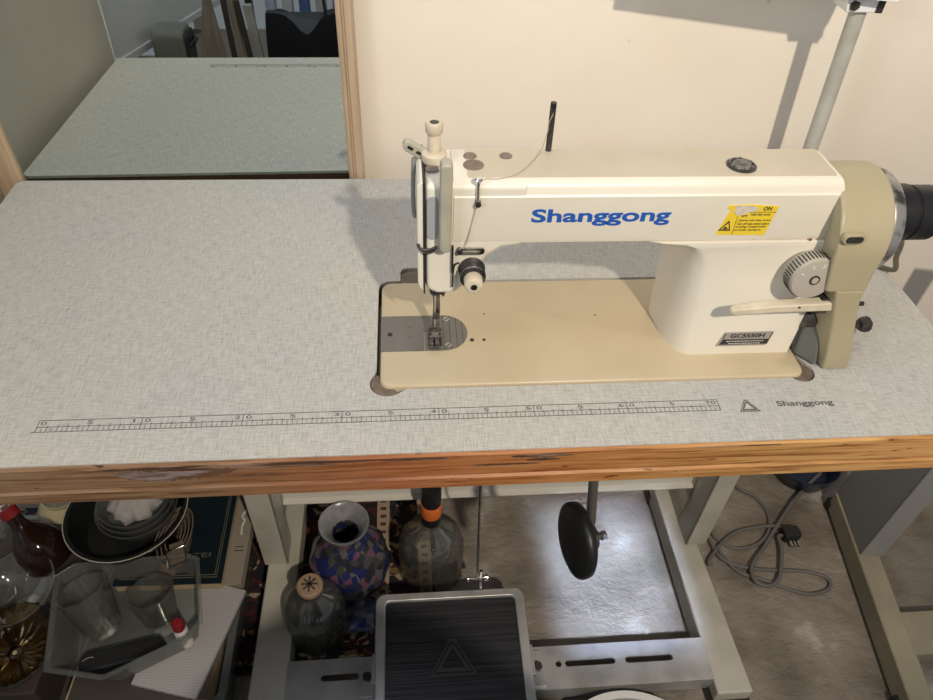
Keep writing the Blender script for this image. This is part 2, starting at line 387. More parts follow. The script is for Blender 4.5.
def plate_poly(outer, holes, z0, z1):
    cu = bpy.data.curves.new('p', 'CURVE'); cu.dimensions = '2D'; cu.fill_mode = 'BOTH'
    for poly in [outer]+holes:
        sp = cu.splines.new('POLY'); sp.points.add(len(poly)-1); sp.use_cyclic_u = True
        for p, q in zip(sp.points, poly): p.co = (q[0], q[1], 0, 1)
    cu.extrude = (z1-z0)/2
    o = bpy.data.objects.new('p', cu); COL.objects.link(o); bpy.context.view_layer.update()
    me = bpy.data.meshes.new_from_object(o.evaluated_get(bpy.context.evaluated_depsgraph_get()))
    bpy.data.objects.remove(o); bpy.data.curves.remove(cu)
    for v in me.vertices: v.co.z += (z0+z1)/2
    return me
def rrect(x0, x1, y0, y1, r, n=6):
    rs = r if isinstance(r, (list,tuple)) else [r]*4
    out = []
    for (cx, cy, a0), q in zip(((x1,y1,0),(x0,y1,90),(x0,y0,180),(x1,y0,270)), rs):
        sx = -1 if cx == x1 else 1; sy = -1 if cy == y1 else 1
        for i in range(n+1):
            a = math.radians(a0+90*i/n)
            out.append((cx+sx*q+q*math.cos(a), cy+sy*q+q*math.sin(a)))
    return out
def circ(cx, cy, r, a0=0, a1=360, n=24):
    return [(cx+r*math.cos(math.radians(a0+(a1-a0)*i/n)), cy+r*math.sin(math.radians(a0+(a1-a0)*i/n))) for i in range(n+(0 if a1-a0==360 else 1))]

# ------------------------------------------------------------------ setting
FZ = -H
XL, XR, YF, YB = -.1924, 1.0115, -.042, .4799
struct(MB().box(-2.2,2.6,-2.4,.56,FZ-.03,FZ).build('floor','floor',smooth=False))
struct(MB().box(-2.2,2.6,.53,.60,FZ,1.75).build('wall_back','wall',smooth=False))
struct(MB().box(-.15,2.2,.518,.53,FZ,FZ+.07).build('baseboard_back','skirting',bevel=.003))

# ------------------------------------------------------------------ sewing table (top, stand, treadle, knee lifter)
BX0, BX1, BY0, BY1 = .3382, .8142, .0454, .2234
table = thing('sewing_table', 'long sewing table with grey linen laminate top and worn wooden front edge', 'table', (.41,.22,FZ))
hole_bed = rrect(BX0-.0035, BX1+.0025, BY0-.0015, BY1+.003, .014)
# union outline of the bed opening and its three hinge recesses
def opening():
    x0,x1,y0,y1 = BX0-.0040, BX1+.0030, BY0-.0015, BY1+.0065
    o = []
    # start front edge going right
    o += [(x0+.032,y0)]
    o += [(x1-.024,y0)]
    o += circ(x1-.006, y0+.010, .0165, 215, 395, 12)
    o += [(x1,y0+.035)]
    o += [(x1,y1-.012),(x1-.004,y1-.004),(x1-.012,y1)]
    o += [(.60,y1),(.40,y1)]
    o += [(.3945,y1)] + [(.3945,y1+.020)] + circ(.3875,y1+.020,.007,0,90,4)[1:] + circ(.3705,y1+.018,.009,90,180,4) + [(.3615,y1)]
    o += circ(x0+.015, y1-.015, .015, 90, 180, 6)[0:]
    o += [(x0,y0+.030)]
    o += circ(x0+.012, y0+.009, .019, 140, 300, 12)
    return o
outer = rrect(XL, XR, YF, YB, [.012,.012,.004,.004])
me = plate_poly(outer, [opening()], -.004, 0)
link('laminate_top', me, 'laminate', table, smooth=False)
inner = rrect(XL+.0015, XR-.0015, YF+.0015, YB-.0015, [.011,.011,.004,.004])
me = plate_poly([(a,b) for a,b in inner], [rrect(BX0-.0044, BX1+.0034, BY0-.002, BY1+.0070, .014)], -.036, -.004)
link('core_board', me, 'corewood', table, smooth=False)
# wooden lipping: front strip with a groove, back and side strips
fr = [(YF-.001,-.0015),(YF-.003,-.004),(YF-.0035,-.034),(YF-.0015,-.0375),(YF-.0005,-.039),(YF-.003,-.0415),(YF-.003,-.056),(YF,-.0585),(YF+.03,-.0585),(YF+.03,-.0365),(YF+.0015,-.0365),(YF+.0012,-.0015)]
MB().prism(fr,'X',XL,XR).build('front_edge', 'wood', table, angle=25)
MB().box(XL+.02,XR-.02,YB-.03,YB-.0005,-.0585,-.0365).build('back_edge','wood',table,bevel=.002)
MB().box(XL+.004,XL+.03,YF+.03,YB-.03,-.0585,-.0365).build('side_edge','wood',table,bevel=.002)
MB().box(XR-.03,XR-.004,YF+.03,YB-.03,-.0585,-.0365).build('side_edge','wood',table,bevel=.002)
# worn paint streak on the edge, glints painted in as pale colour
wp = []
for i in range(40):
    t = i/39; wp.append((.085+.115*t, -.0105+.002*math.sin(9*t)+random.uniform(-.0012,.0012)))
for i in range(40):
    t = 1-i/39; wp.append((.085+.115*t-.012*math.sin(PI*t), -.0105-.013*math.sin(PI*t)**.7-random.uniform(0,.004)))
MB().prism(wp,'Y',YF-.0039,YF-.003).build('worn_paint_glints', mat('pale_paint_glint',(.30,.25,.25),.18,col2=(.16,.09,.06),nscale=60,stretch=(.3,1,2),contrast=(.42,.52),coat=.6), table, smooth=False)['label'] = 'pale streak of worn paint with painted-in glints on the wooden edge'
chips = [(.045,.340,-.0055,.0030),(.10,.30,-.0095,.0016),(.02,.09,-.0125,.0009),(.34,.41,-.006,.0022),(.47,.535,-.0075,.0032),(.485,.52,-.0135,.0022),(.43,.50,-.0195,.0014),(.20,.24,-.0215,.0012),(.66,.75,-.0035,.0012)]
for (xa,xb,zc,hw_) in chips:
    up=[];dn=[]
    for i in range(25):
        t=i/24; e=math.sin(PI*t)**.5
        up.append((xa+(xb-xa)*t, min(zc+hw_*e*random.uniform(.5,1),-.0035))); dn.append((xa+(xb-xa)*t, zc-hw_*e*random.uniform(.5,1)-.0002))
    MB().prism(up+dn[::-1],'Y',YF-.0038,YF-.0028).build('worn_chip','chip',table,smooth=False)
# darker worn line just under the laminate
wp = [(.02,-.0052),(.33,-.0050),(.34,-.0018),(.30,-.0008),(.03,-.0008)]
# hinge rubbers in the recesses
for nm, poly in (('hinge_pad', circ(BX1-.0035, BY0+.0085, .0150, 180, 400, 16)+[(BX1-.004,BY0+.028)]),
                 ('hinge_pad', circ(BX0+.0085, BY0+.0075, .0180, 130, 310, 16)),
                 ('hinge_pad', [(.362,BY1+.002),(.394,BY1+.002),(.394,BY1+.022),(.386,BY1+.029),(.371,BY1+.028),(.362,BY1+.02)])):
    MB().prism(poly,'Z',-.0042,-.0012).build(nm,'rubber',table)
# printed scale
RY0, RY1, RY2 = -.0005, .0085, .0135     # bottom line, tick top, upper line (slightly skew print)
mb = MB(); t = .00035; zt = .00025
def hb(x0,x1,y,z=zt,w=t): mb.box(x0,x1,y-w,y+w,.00002,z)
hb(-.004,.7,-.0002); hb(0,.7,.0062); hb(.0,.7,.0148)
for i in range(0,71):
    x = i*.01
    if i==0 or i==70: mb.box(x-t,x+t,-.0002,.0148,.00002,zt)
    elif i%10==0: mb.box(x-t,x+t,-.0002,.0148,.00002,zt)
    else: mb.box(x-t*.8,x+t*.8,-.0002,.0085,.00002,zt)
    if i<70: mb.box(x+.005-t*.7,x+.005+t*.7,-.0002,.0045,.00002,zt)
mb.build('printed_scale','print',table,smooth=False)
for i in range(0,15):
    v = i*5; x = v*.01
    if v==0: text('scale_digit','0','print',table,(.0025,.0088,.00003),(1,0,0),(0,1,0),.0055,.0045)
    elif v%10: text('scale_digit','5','print',table,(x-.003,.0088,.00003),(1,0,0),(0,1,0),.0055,.0045)
    elif v<70:
        text('scale_digit',str(v//10),'print',table,(x-.0085,.0088,.00003),(1,0,0),(0,1,0),.0018 if v==10 else .0055,.0045)
        text('scale_digit','0','print',table,(x+.003,.0088,.00003),(1,0,0),(0,1,0),.0055,.0045)
    else: text('scale_digit','70','print',table,(x-.0135,.0088,.00003),(1,0,0),(0,1,0),.0115,.0045)
text('printed_name','Shanggong','print',table,(.7645,.0005,.00003),(1,0,0),(0,1,0),.0635,.0095,bold=.02)
# triangle emblem printed beside it
def tri_emblem(mb, cx, cy, s, z0, z1):
    def tri(k): return [(cx-k*s, cy-k*s*.62),(cx+k*s, cy-k*s*.62),(cx+k*s*.12, cy+k*s*.85),(cx-k*s*.12, cy+k*s*.85)]
    def band(a, b, pa, pb):
        pass
    for ko, ki in ((1,.86),(.74,.50)):
        O, I = tri(ko), tri(ki)
        for i in range(4):
            j = (i+1)%4
            mb.rings([[(*O[i],z0),(*O[j],z0),(*I[j],z0),(*I[i],z0)],[(*O[i],z1),(*O[j],z1),(*I[j],z1),(*I[i],z1)]])
mb = MB(); tri_emblem(mb,.7318,.0035,.0115,.00002,.0003); mb.build('printed_triangle','print',table,smooth=False)

# stand: two feet, two legs, slotted bar, rear rail
def stand_foot(x0a,x1a,x0b,x1b,ya,yb,m,parent,zt_=-.69,cap=True):
    mb = MB()
    r = []
    for (xa,xb,y) in ((x0a,x1a,ya),(x0b,x1b,yb)):
        r.append([(xa,y,zt_-.052),(xb,y,zt_-.052),(xb,y,zt_),(xa,y,zt_)])
    mb.rings(r); f = mb.build('foot',m,parent,bevel=.004)
    for (xa,xb,y) in ((x0a,x1a,ya),(x0b,x1b,yb)):
        MB().box(xa-.002,xb+.002,y-.006 if y==ya else y-.03,y+.03 if y==ya else y+.008,FZ,zt_-.03).build('foot_pad','black',f,bevel=.003)
    return f
stand_foot(.884,.948,.886,.935,-.05,.40,'grey_paint',table)
stand_foot(.085,.150,.090,.145,-.05,.40,'grey_paint',table)
# channel legs rising to the table, open side inwards
def leg(x0,x1,y0,y1,zb,zt_,inner,m,parent):
    th = .004; mb = MB()
    mb.box(x0,x1,y0,y0+th,zb,zt_)                       # front flange
    xw = (x1-th,x1) if inner=='left' else (x0,x0+th)
    mb.box(xw[0],xw[1],y0,y1,zb,zt_)                    # web
    mb.box(x0,x1,y1-th,y1,zb,zt_)
    return mb.build('leg',m,parent,bevel=.0015,seg=2)
leg(.914,.9545,.235,.290,-.69,-.0585,'right','grey_paint',table)
leg(.083,.128,.235,.290,-.69,-.0585,'left','grey_paint',table)
for xa in (.914,.124): MB().box(xa,xa+.004,.285,.365,-.605,-.50).build('rail_bracket','grey_paint',table,bevel=.001)
rail = MB().box(.128,.914,.300,.304,-.566,-.525).box(.128,.914,.288,.304,-.570,-.566).build('rear_rail','skirting',table,bevel=.001)
# slotted front bar with rounded slots
def bar_with_slots(x0,x1,slots,name,parent):
    me = plate_poly([(x0,-.026),(x1,-.026),(x1,.048),(x0,.048)], [rrect(a,b,.0105,.0215,.0055,4) for a,b in slots], -.6925, -.6885)
    o = link(name, me, 'galv', parent, smooth=False)
    return o
bar = bar_with_slots(.148,.886,[(.205,.270),(.6115,.6225),(.6286,.7186),(.7364,.8228)],'slotted_bar',table)
MB().box(.148,.886,-.026,-.022,-.728,-.6925).box(.148,.886,.044,.048,-.728,-.6925).build('bar_flange','galv',bar,bevel=.0012)
# treadle
td = (.300,.562,-.17,.128)
ped_parent = MB()
def zt_at(y): return -.638 + (y+.02)*.10
def slope(poly, dz0, dz1):
    return [[(x,y,zt_at(y)+dz0) for x,y in poly],[(x,y,zt_at(y)+dz1) for x,y in poly]]
fr_poly = rrect(*td,.016)
# tray frame: outer rim ring
def ring_frame(outer, inner, d0, d1, name, m, parent, bevel=.0015):
    mb = MB(); bm = mb.bm
    vo0=[bm.verts.new((x,y,zt_at(y)+d0)) for x,y in outer]; vo1=[bm.verts.new((x,y,zt_at(y)+d1)) for x,y in outer]
    vi0=[bm.verts.new((x,y,zt_at(y)+d0)) for x,y in inner]; vi1=[bm.verts.new((x,y,zt_at(y)+d1)) for x,y in inner]
    n=len(outer)
    for i in range(n):
        j=(i+1)%n
        bm.faces.new((vo0[i],vo0[j],vo1[j],vo1[i])); bm.faces.new((vi0[j],vi0[i],vi1[i],vi1[j]))
        bm.faces.new((vo1[i],vo1[j],vi1[j],vi1[i])); bm.faces.new((vo0[j],vo0[i],vi0[i],vi0[j]))
    return mb.build(name,m,parent,bevel=bevel,seg=2)
inn = rrect(td[0]+.017,td[1]-.017,td[2]+.017,td[3]-.014,.008)
treadle = ring_frame(fr_poly, inn, -.02, .004, 'treadle', 'galv', table, .003)
MB().rings(slope(rrect(td[0]+.012,td[1]-.012,td[2]+.012,td[3]-.010,.008),-.012,-.002)).build('rubber_mat','treadmat',treadle)
mb = MB(); tri_emblem(mb,.430,.012,.040,0,.0025)
for v in mb.bm.verts: v.co.z += zt_at(v.co.y)-.002
mb.build('raised_emblem','emblem',treadle,smooth=False)
for xx, sgn in ((td[1],1),(td[0],-1)):
    b_ = MB().box(min(xx+sgn*.004,xx+sgn*.027),max(xx+sgn*.004,xx+sgn*.027),-.022,.040,-.6885,-.683).box(min(xx,xx+sgn*.006),max(xx,xx+sgn*.006),-.015,.035,-.6885,-.645).build('pivot_bracket','galv',table,bevel=.0015)
    MB().cyl((xx+sgn*.016,.010,-.683),(xx+sgn*.016,.010,-.674),.008,n=6).cyl((xx+sgn*.016,.010,-.683),(xx+sgn*.016,.010,-.670),.0045).build('bolt','dark_steel',b_)
# pull rod and its hook
rodm = MB().tube([(.4855,.128,-.618),(.4855,.139,-.606),(.4855,.139,-.575)],.003).build('pedal_hook','bright_steel',treadle)
MB().cyl((.462,.139,-.600),(.496,.139,-.598),.0028).cyl((.462,.139,-.600),(.465,.139,-.600),.006).cyl((.493,.139,-.598),(.499,.139,-.598),.006).build('hook_nut','bright_steel',treadle)
MB().cyl((.4800,.139,-.60),(.4660,.16,-.06),.0022).build('pull_rod','steel',table)
# knee lifter: rod from under the table with a round black pad
kc = Vector((.5690,-.030,-.1985)); kn = Vector((-.97,-.17,.09)).normalized()
knee = MB().lathe(kc, [(.001,-.007),(.041,-.007),(.0455,-.004),(.0465,.002),(.0455,.006),(.042,.008),(.001,.0082)], d=kn, n=48).build('knee_pad','kneepad',table,angle=50)
MB().cyl(kc-kn*.009,kc-kn*.022,.015).cyl(kc-kn*.022,kc-kn*.034,.005).build('pad_clamp','dark_steel',knee)
MB().cyl((.5925,-.012,-.232),(.5735,-.004,-.06),.0058).build('knee_rod','copper',knee)
MB().cyl(kc-kn*.032,kc-kn*.037,.0065,n=6).build('clamp_nut','bright_steel',knee)

# ------------------------------------------------------------------ sewing machine
mach = thing('sewing_machine', 'cream industrial sewing machine with blue lettering, set into the laminate table', 'sewing machine', (.5762,.1344,0))
# bed
outer = rrect(BX0,BX1,BY0,BY1,.012)
rs = []
for (ins, z) in ((0,-.030),(0,.0005),(.0008,.0022),(.0022,.003)):
    rs.append([(x+(BX0+BX1-2*x)/abs(BX1-BX0)*ins, y+(BY0+BY1-2*y)/abs(BY1-BY0)*ins, z) for x,y in outer])
MB().rings(rs).build('bed','bed',mach,angle=50)
mb = MB().box(BX0+.03,BX1-.03,BY0+.02,BY1-.02,-.032,-.030)
mb.bm.free()
# slide plate with half-round needle plate
def needle_plate():
    y0,y1 = .0988,.1586; yc=(y0+y1)/2; r=(y1-y0)/2; xc=.4345-.0005
    pts=[(.3880,y0),(.4095,y0)]+[(.4115+ (.4365+.010-.4115-.0)*0,y0)]
    arc=[(.4100+r*math.cos(a)*.95, yc+r*math.sin(a)) for a in [(-PI/2+PI*i/20) for i in range(21)]]
    return [(.3885,y0)]+arc+[(.3880,y1)], y0, y1, yc
npoly,py0,py1,pyc = needle_plate()
MB().prism([(BX0+.0004,py0),(.3878,py0),(.3878,py1),(BX0+.0004,py1)],'Z',.0028,.0036).build('slide_plate','plate',mach,smooth=False)
npl = MB().prism(npoly,'Z',.0028,.0037).build('needle_plate','plate',mach,smooth=False)
mb = MB()
for xx, ln in ((.4105,.058),(.4180,.056),(.4255,.050),(.4325,.038)):
    mb.box(xx-.0003,xx+.0003,pyc-ln/2,pyc+ln/2,.0037,.0039)
mb.build('engraved_line','mark',npl,smooth=False)
for (sx,sy) in ((.4145,.151),(.4150,.1065)):
    s_ = MB().cyl((sx,sy,.0037),(sx,sy,.0042),.0038,n=20).build('plate_screw','steel',npl)
    MB().box(sx-.003,sx+.003,sy-.0005,sy+.0005,.0042,.0044).xf(Matrix.Translation((sx,sy,0))@Matrix.Rotation(.7,4,'Z')@Matrix.Translation((-sx,-sy,0))).build('screw_slot','black',s_,smooth=False)
MB().cyl((.3488,.1268,.0036),(.3488,.1268,.0040),.0030).build('finger_hole','black',mach)
for (hx,hy,hr) in ((.3718,.139,.0008),(.3715,.122,.0008)):
    MB().cyl((hx,hy,.0036),(hx,hy,.0039),hr,n=12).build('punch_mark','mark',mach)
for (hx,hy,hr) in ((.4428,.1151,.0026),(.4567,.1150,.0020),(.4609,.1601,.0011),(.5953,.1541,.0011)):
    MB().cyl((hx,hy,.0026),(hx,hy,.0033),hr,n=16).build('oil_hole','black',mach)
MB().box(.416,.4163,.062,.098,.0029,.0031).box(.386,.3863,.085,.098,.0029,.0031).bm.free()

# arm and column
def ring_yz(x_of, pts): return [(x_of(z), y, z) for y, z in pts]
yf, yb, zb, ztp = .0835, .156, .1545, .225
cs = [(yb-.006,zb),(yf+.014,zb),(yf+.006,zb+.0015),(yf+.0015,zb+.005),(yf,zb+.011),
      (yf,.2085),(yf-.0002,.2105),(yf+.0012,.2120),(yf+.0016,.2128),(yf+.0022,.2185),(yf+.0045,.2225),(yf+.008,.2245),(yf+.013,ztp),
      (yb-.012,ztp),(yb-.004,.222),(yb,.215),(yb,zb+.008)]
mb = MB()
endx = lambda z: .7855 + (ztp-z)*.30
mb.rings([ring_yz(lambda z:.415,cs), ring_yz(lambda z:.60,cs), ring_yz(lambda z: endx(z)-.004,cs),
          [(endx(z), .12+(y-.12)*.965, .19+(z-.19)*.965) for y,z in cs]])
# column: rounded plan that flares into the arm
def col_ring(z, dx, dy=0):
    pl = [(.8065,.0820),(.8085,.0840),(.8085,.170),(.672,.170),(.664,.165),(.6625,.155),(.6655,.120),(.672,.098),(.680,.0860),(.6885,.0820)]
    out=[]
    for x,y in pl:
        w = max(0,min(1,(.73-x)/.045))
        yy = y if y<.12 else (y - max(0,z-.10)*.10)
        out.append((x-dx*w, yy, z))
    return out
mb.rings([col_ring(.0028,0),col_ring(.03,.0005),col_ring(.08,.003),col_ring(.115,.007),col_ring(.132,.011),col_ring(.143,.017),col_ring(.150,.026),col_ring(.1555,.044),col_ring(.158,.07)])
arm = mb.build('arm_body','cream',mach,angle=38)
# thin lid on the arm top, tanner than the cream body
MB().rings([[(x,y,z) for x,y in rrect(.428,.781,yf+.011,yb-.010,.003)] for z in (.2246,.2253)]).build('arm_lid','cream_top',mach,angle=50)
MB().box(.60,.83,.0835,.0845,.153,.1532).bm.free()
# head casting
hp = [(.3885,.2235),(.3885,.108),(.392,.1005),(.400,.0965),(.4130,.0965),(.4210,.0990),(.4330,.1120),(.4420,.1290),(.450,.1430),(.464,.1525),(.485,.1555),(.485,.2235)]
head = MB().prism(hp,'Y',.0845,.1545).build('head','cream',mach,bevel=.006,seg=4)
# face plate (left end cover) with rounded top and the dark seam
fp = [(.3812,.1555+.066),(.3812,.112),(.3835,.1045),(.3870,.1005),(.3870,.2255),(.3845,.2255)]
MB().prism(fp,'Y',.0850,.1540).build('face_plate','cream',mach,bevel=.0022,seg=3)
MB().prism([(.3868,.2262),(.3868,.0985),(.3884,.0978),(.3884,.2262)],'Y',.0844,.1546).build('face_seam','mark',mach)
# silver-grey patch on head front, a reflection painted in as colour
MB().rings([[(x,y,z) for x,z in rrect(.3905,.4005,.165,.212,.005)] for y in (.0845,.0836)]).build('cheek_reflection', mat('grey_reflection_tint',(.45,.46,.47),.2,.2), mach, bevel=.0008)
# take-up lever guard
MB().rings([[(x,y,z) for x,z in rrect(.4015,.4128,.158,.2515,.0045)] for y in (.0840,.0700)]).build('take_up_guard','guard',mach,bevel=.003,seg=4)
MB().box(.4142,.4158,.0795,.0845,.128,.158).build('take_up_slot','black',mach)
# presser regulator: collar, post and knurled thumb screw
reg = MB().lathe((.3985,.126,.225),[(.0115,0),(.012,.002),(.012,.008),(.0095,.010),(.0055,.010)],n=36).build('regulator_collar','knob',mach)
MB().lathe((.3985,.126,.233),[(.0062,0),(.0062,.018),(.0058,.019),(.0058,.022),(.0064,.0225),(.0064,.026)],n=32).build('regulator_post','knob',mach)
MB().lathe((.3985,.126,.2535),[(.0075,0),(.0082,.001),(.0082,.0085),(.0072,.0100),(.0045,.0100),(.0040,.0085),(.0005,.0085)],n=40,wob=lambda a,h:1+.03*math.sin(20*a)).build('regulator_knob','knob',mach)
MB().cyl((.3985,.126,.2620),(.3985,.126,.2637),.0036).build('regulator_core','dark_steel',mach)
# back lever with slot
lv = MB()
lv.rings([[(x,y,z) for x,z in [(.369,.239),(.372,.2435),(.3755,.2435),(.3915,.2330),(.3915,.2235),(.388,.2225),(.371,.2335)]] for y in (.128,.136)])
lev = lv.build('presser_lever','guard',mach,bevel=.0022)
MB().rings([[(x,y,z) for x,z in [(.3735,.2375),(.3750,.2392),(.3795,.2362),(.3780,.2342)]] for y in (.1270,.1290)]).rings([[(x,y,z) for x,z in [(.3815,.2322),(.3830,.2340),(.3865,.2318),(.3850,.2298)]] for y in (.1270,.1290)]).build('lever_slot','black',lev)
MB().tube([(.3795,.131,.225),(.3785,.131,.20),(.3785,.131,.17),(.380,.131,.16)],.0022).build('lever_stem','grey_side',lev)
# rubber caps on top
for (cx,cy,r) in ((.4329,.1336,.0064),(.4349,.1166,.0098),(.4672,.1334,.0062),(.3960,.1105,.0062)):
    MB().lathe((cx,cy,.2250),[(r,0),(r,.0008),(r*.9,.0013),(r*.2,.0013)],n=28).build('plug_cap','cap',mach)
# thread post with eyelets
tp = MB().cyl((.510,.1445,.225),(.5095,.1445,.2735),.0029,n=20).build('thread_post','dark_steel',mach)
for z in (.258,.264,.2705): MB().cyl((.5097,.1414,z),(.5097,.1422,z),.0012,n=10).build('eyelet','bright_steel',tp)
MB().tube([(.5097,.1414,.264),(.506,.139,.255),(.5065,.139,.250),(.5055,.140,.244),(.5019,.1400,.2275),(.4856,.1133,.2262),(.4718,.0975,.2262),(.4566,.0910,.2258),(.4433,.0900,.2262),(.4375,.0790,.2265),(.4372,.0775,.2140),(.4360,.0805,.205),(.4280,.0815,.160)],.00035,n=5,smooth=6).build('needle_thread','thread',mach)
MB().tube([(.5097,.1474,.264),(.513,.150,.250),(.514,.152,.228)],.0003,n=5).build('loose_thread','thread',mach)
MB().tube([(.4372,.0775,.2140),(.4325,.0810,.185),(.4260,.0815,.156)],.0003,n=5).build('needle_thread','thread',mach)
# pin guide on the arm front
pg = MB().cyl((.4366,.0835,.2285),(.4368,.0805,.2085),.0016,n=14).lathe((.4366,.0822,.2275),[(.0005,0),(.0030,.0005),(.0040,.0025),(.0030,.0045),(.0005,.005)],n=18).build('thread_pin','bright_steel',mach)
MB().cyl((.4369,.0850,.2065),(.4369,.0775,.2065),.0028,n=16).build('pin_screw','dark_steel',pg)
# thread guide plate with slot beside the take-up
g = MB(); g_out = rrect(.4195,.4460,.1495,.1565,.0034); g_in = rrect(.4230,.4420,.1515,.1545,.0014)
def frame_xz(mb, O, I, y0, y1):
    bm = mb.bm; a=[bm.verts.new((x,y0,z)) for x,z in O]; b=[bm.verts.new((x,y1,z)) for x,z in O]; c=[bm.verts.new((x,y0,z)) for x,z in I]; d=[bm.verts.new((x,y1,z)) for x,z in I]
    n=len(O)
    for i in range(n):
        j=(i+1)%n
        for q in ((a[i],a[j],b[j],b[i]),(c[j],c[i],d[i],d[j]),(a[j],a[i],c[i],c[j]),(b[i],b[j],d[j],d[i])): bm.faces.new(q)
frame_xz(g,g_out,g_in,.0800,.0822)
tg = g.build('thread_guide','steel',mach)
MB().cyl((.4215,.0845,.153),(.4215,.0785,.153),.0026,n=16).build('guide_screw','dark_steel',tg)
MB().tube([(.3815,.0835,.160),(.384,.0795,.1575),(.392,.0795,.1560),(.400,.0810,.1585)],.0016,n=10).tube([(.3825,.0835,.1565),(.390,.0780,.1535),(.398,.0800,.1550)],.0013,n=8).build('wire_guide','dark_steel',mach)
# tension assembly
tn = thing_c = MB().lathe((.4345,.0845,.1300),[(.0130,0),(.0135,.002),(.0100,.004),(.0100,.006),(.0125,.0075),(.0130,.009),(.0095,.011),(.0095,.0125),(.0120,.014),(.0115,.0155),(.0060,.017)],d=(0,-1,0),n=40).build('tension_discs','dark_steel',mach)
MB().tube([(.4345+.0125*math.cos(a*.7),.0845-.014-.00025*a*.7,.130+.0125*math.sin(a*.7)) for a in range(18)],.0007,n=6,smooth=2).build('check_spring','steel',tn)
MB().lathe((.4345,.0675,.1300),[(.0085,0),(.0090,.001),(.0088,.012),(.0080,.0135),(.0045,.0138)],d=(0,-1,0),n=80,wob=lambda a,h:1+(.045*math.sin(22*a) if .0005<h<.0135 else 0)).build('tension_knob','knob',tn,angle=60)
MB().cyl((.4345,.0540,.1300),(.4345,.0530,.1300),.0032).build('tension_stud','black',tn)
MB().tube([(.4345-.013,.080,.140),(.4165,.0800,.135),(.4155,.0800,.110)],.0009,n=8).build('spring_wire','dark_steel',tn)
# needle bar, presser bar, foot
MB().cyl((.4015,.128,.10),(.4015,.128,.060),.0036,n=20).build('presser_bar','foot_steel',mach)
nb = MB().cyl((.4000,.117,.10),(.4000,.117,.080),.0032,n=20).build('needle_bar','foot_steel',mach)
MB().lathe((.4000,.117,.072),[(.003,0),(.0058,.001),(.0065,.005),(.0055,.008),(.0032,.010)],n=20).cyl((.4000,.117,.076),(.4085,.112,.076),.0026,n=12).cyl((.4085,.112,.076),(.4095,.1115,.076),.0036,n=12).build('needle_clamp','dark_steel',nb)
MB().cyl((.4000,.117,.074),(.4000,.117,.004),.0007,n=8).build('needle','bright_steel',nb)
ft = MB()
ft.rings([[(.3975,.122,.070),(.4055,.122,.070),(.4055,.130,.070),(.3975,.130,.070)],[(.3985,.121,.045),(.4060,.121,.045),(.4060,.129,.045),(.3985,.129,.045)],[(.3970,.118,.022),(.4055,.118,.022),(.4055,.126,.022),(.3970,.126,.022)]])
foot = ft.build('presser_shank','foot_steel',mach,bevel=.001)
f2 = MB()
for (a,b) in ((.3935,.3982),(.3998,.4048)):
    f2.rings([[(a,.098,.0095),(b,.098,.0095),(b,.098,.0110),(a,.098,.0110)],[(a,.104,.0046),(b,.104,.0046),(b,.104,.0075),(a,.104,.0075)],[(a,.124,.0044),(b,.124,.0044),(b,.124,.0090),(a,.124,.0090)]])
f2.box(.3935,.4068,.112,.124,.0075,.013).box(.3950,.4050,.116,.123,.012,.024)
f2.build('presser_foot','foot_steel',foot,bevel=.0006)
MB().cyl((.3920,.1195,.0165),(.4075,.1195,.0165),.0020,n=14).cyl((.4015,.1185,.040),(.4015,.1140,.040),.0035,n=14).build('foot_pin','dark_steel',foot)
MB().box(.3925,.4080,.106,.126,.0038,.0044).build('feed_dog','dark_steel',npl)
# oil sight window
sg = MB().lathe((.6923,.1130,.2252),[(.0140,0),(.0142,.0014),(.0120,.0022),(.0108,.0010),(.001,.0008)],n=40).build('oil_sight','dark_steel',mach)
MB().lathe((.6923,.1130,.2258),[(.0098,0),(.0092,.002),(.0070,.0035),(.0030,.0044),(.0004,.0046)],n=32).build('sight_dome','sight',sg)
for a in range(0,360,60):
    MB().lathe((.6923+.0108*math.cos(math.radians(a+20)),.1130+.0108*math.sin(math.radians(a+20)),.2262),[(.0018,0),(.0014,.0022),(.0003,.003)],n=10).build('dome_lug','steel',sg)
MB().cyl((.774,.0836,.1600),(.774,.0826,.1600),.0013,n=12).build('red_dot','red',mach)
# stitch dial on the column
dc = Vector((.7770,.0820,.1285)); dd = Vector((.03,-1,.06)).normalized()
dial = MB().lathe(dc,[(.0150,-.006),(.0150,.004),(.0225,.006),(.0240,.009),(.0240,.0225),(.0225,.0258),(.0195,.0262),(.0010,.0262)],d=dd,n=96).build('stitch_dial','dial',mach,angle=50)
u_ = Vector((1,0,.0)); u_ = (u_-dd*u_.dot(dd)).normalized(); v_ = dd.cross(u_)
if v_.z < 0: v_ = -v_
rb = MB()
for k in range(44):
    a = 2*PI*k/44; rd = u_*math.cos(a)+v_*math.sin(a); tg_ = -u_*math.sin(a)+v_*math.cos(a)
    p = dc+rd*.0238
    q = [p+tg_*s1*.00055+dd*h+rd*r1 for s1,h,r1 in ((-1,.0105,0),(1,.0105,0),(1,.0225,0),(-1,.0225,0),(-1,.0105,.0009),(1,.0105,.0009),(1,.0225,.0009),(-1,.0225,.0009))]
    vs=[rb.bm.verts.new(x) for x in q]
    for f in ((3,2,1,0),(4,5,6,7),(0,1,5,4),(1,2,6,5),(2,3,7,6),(3,0,4,7)): rb.bm.faces.new([vs[i] for i in f])
rb.build('dial_knurling','mark',dial,smooth=False)
MB().cyl(dc+dd*.0262,dc+dd*.0275,.0052).build('dial_hub','dark_steel',dial)
MB().cyl(dc+dd*.0275,dc+dd*.0278,.0036).build('hub_cap','dial',dial)
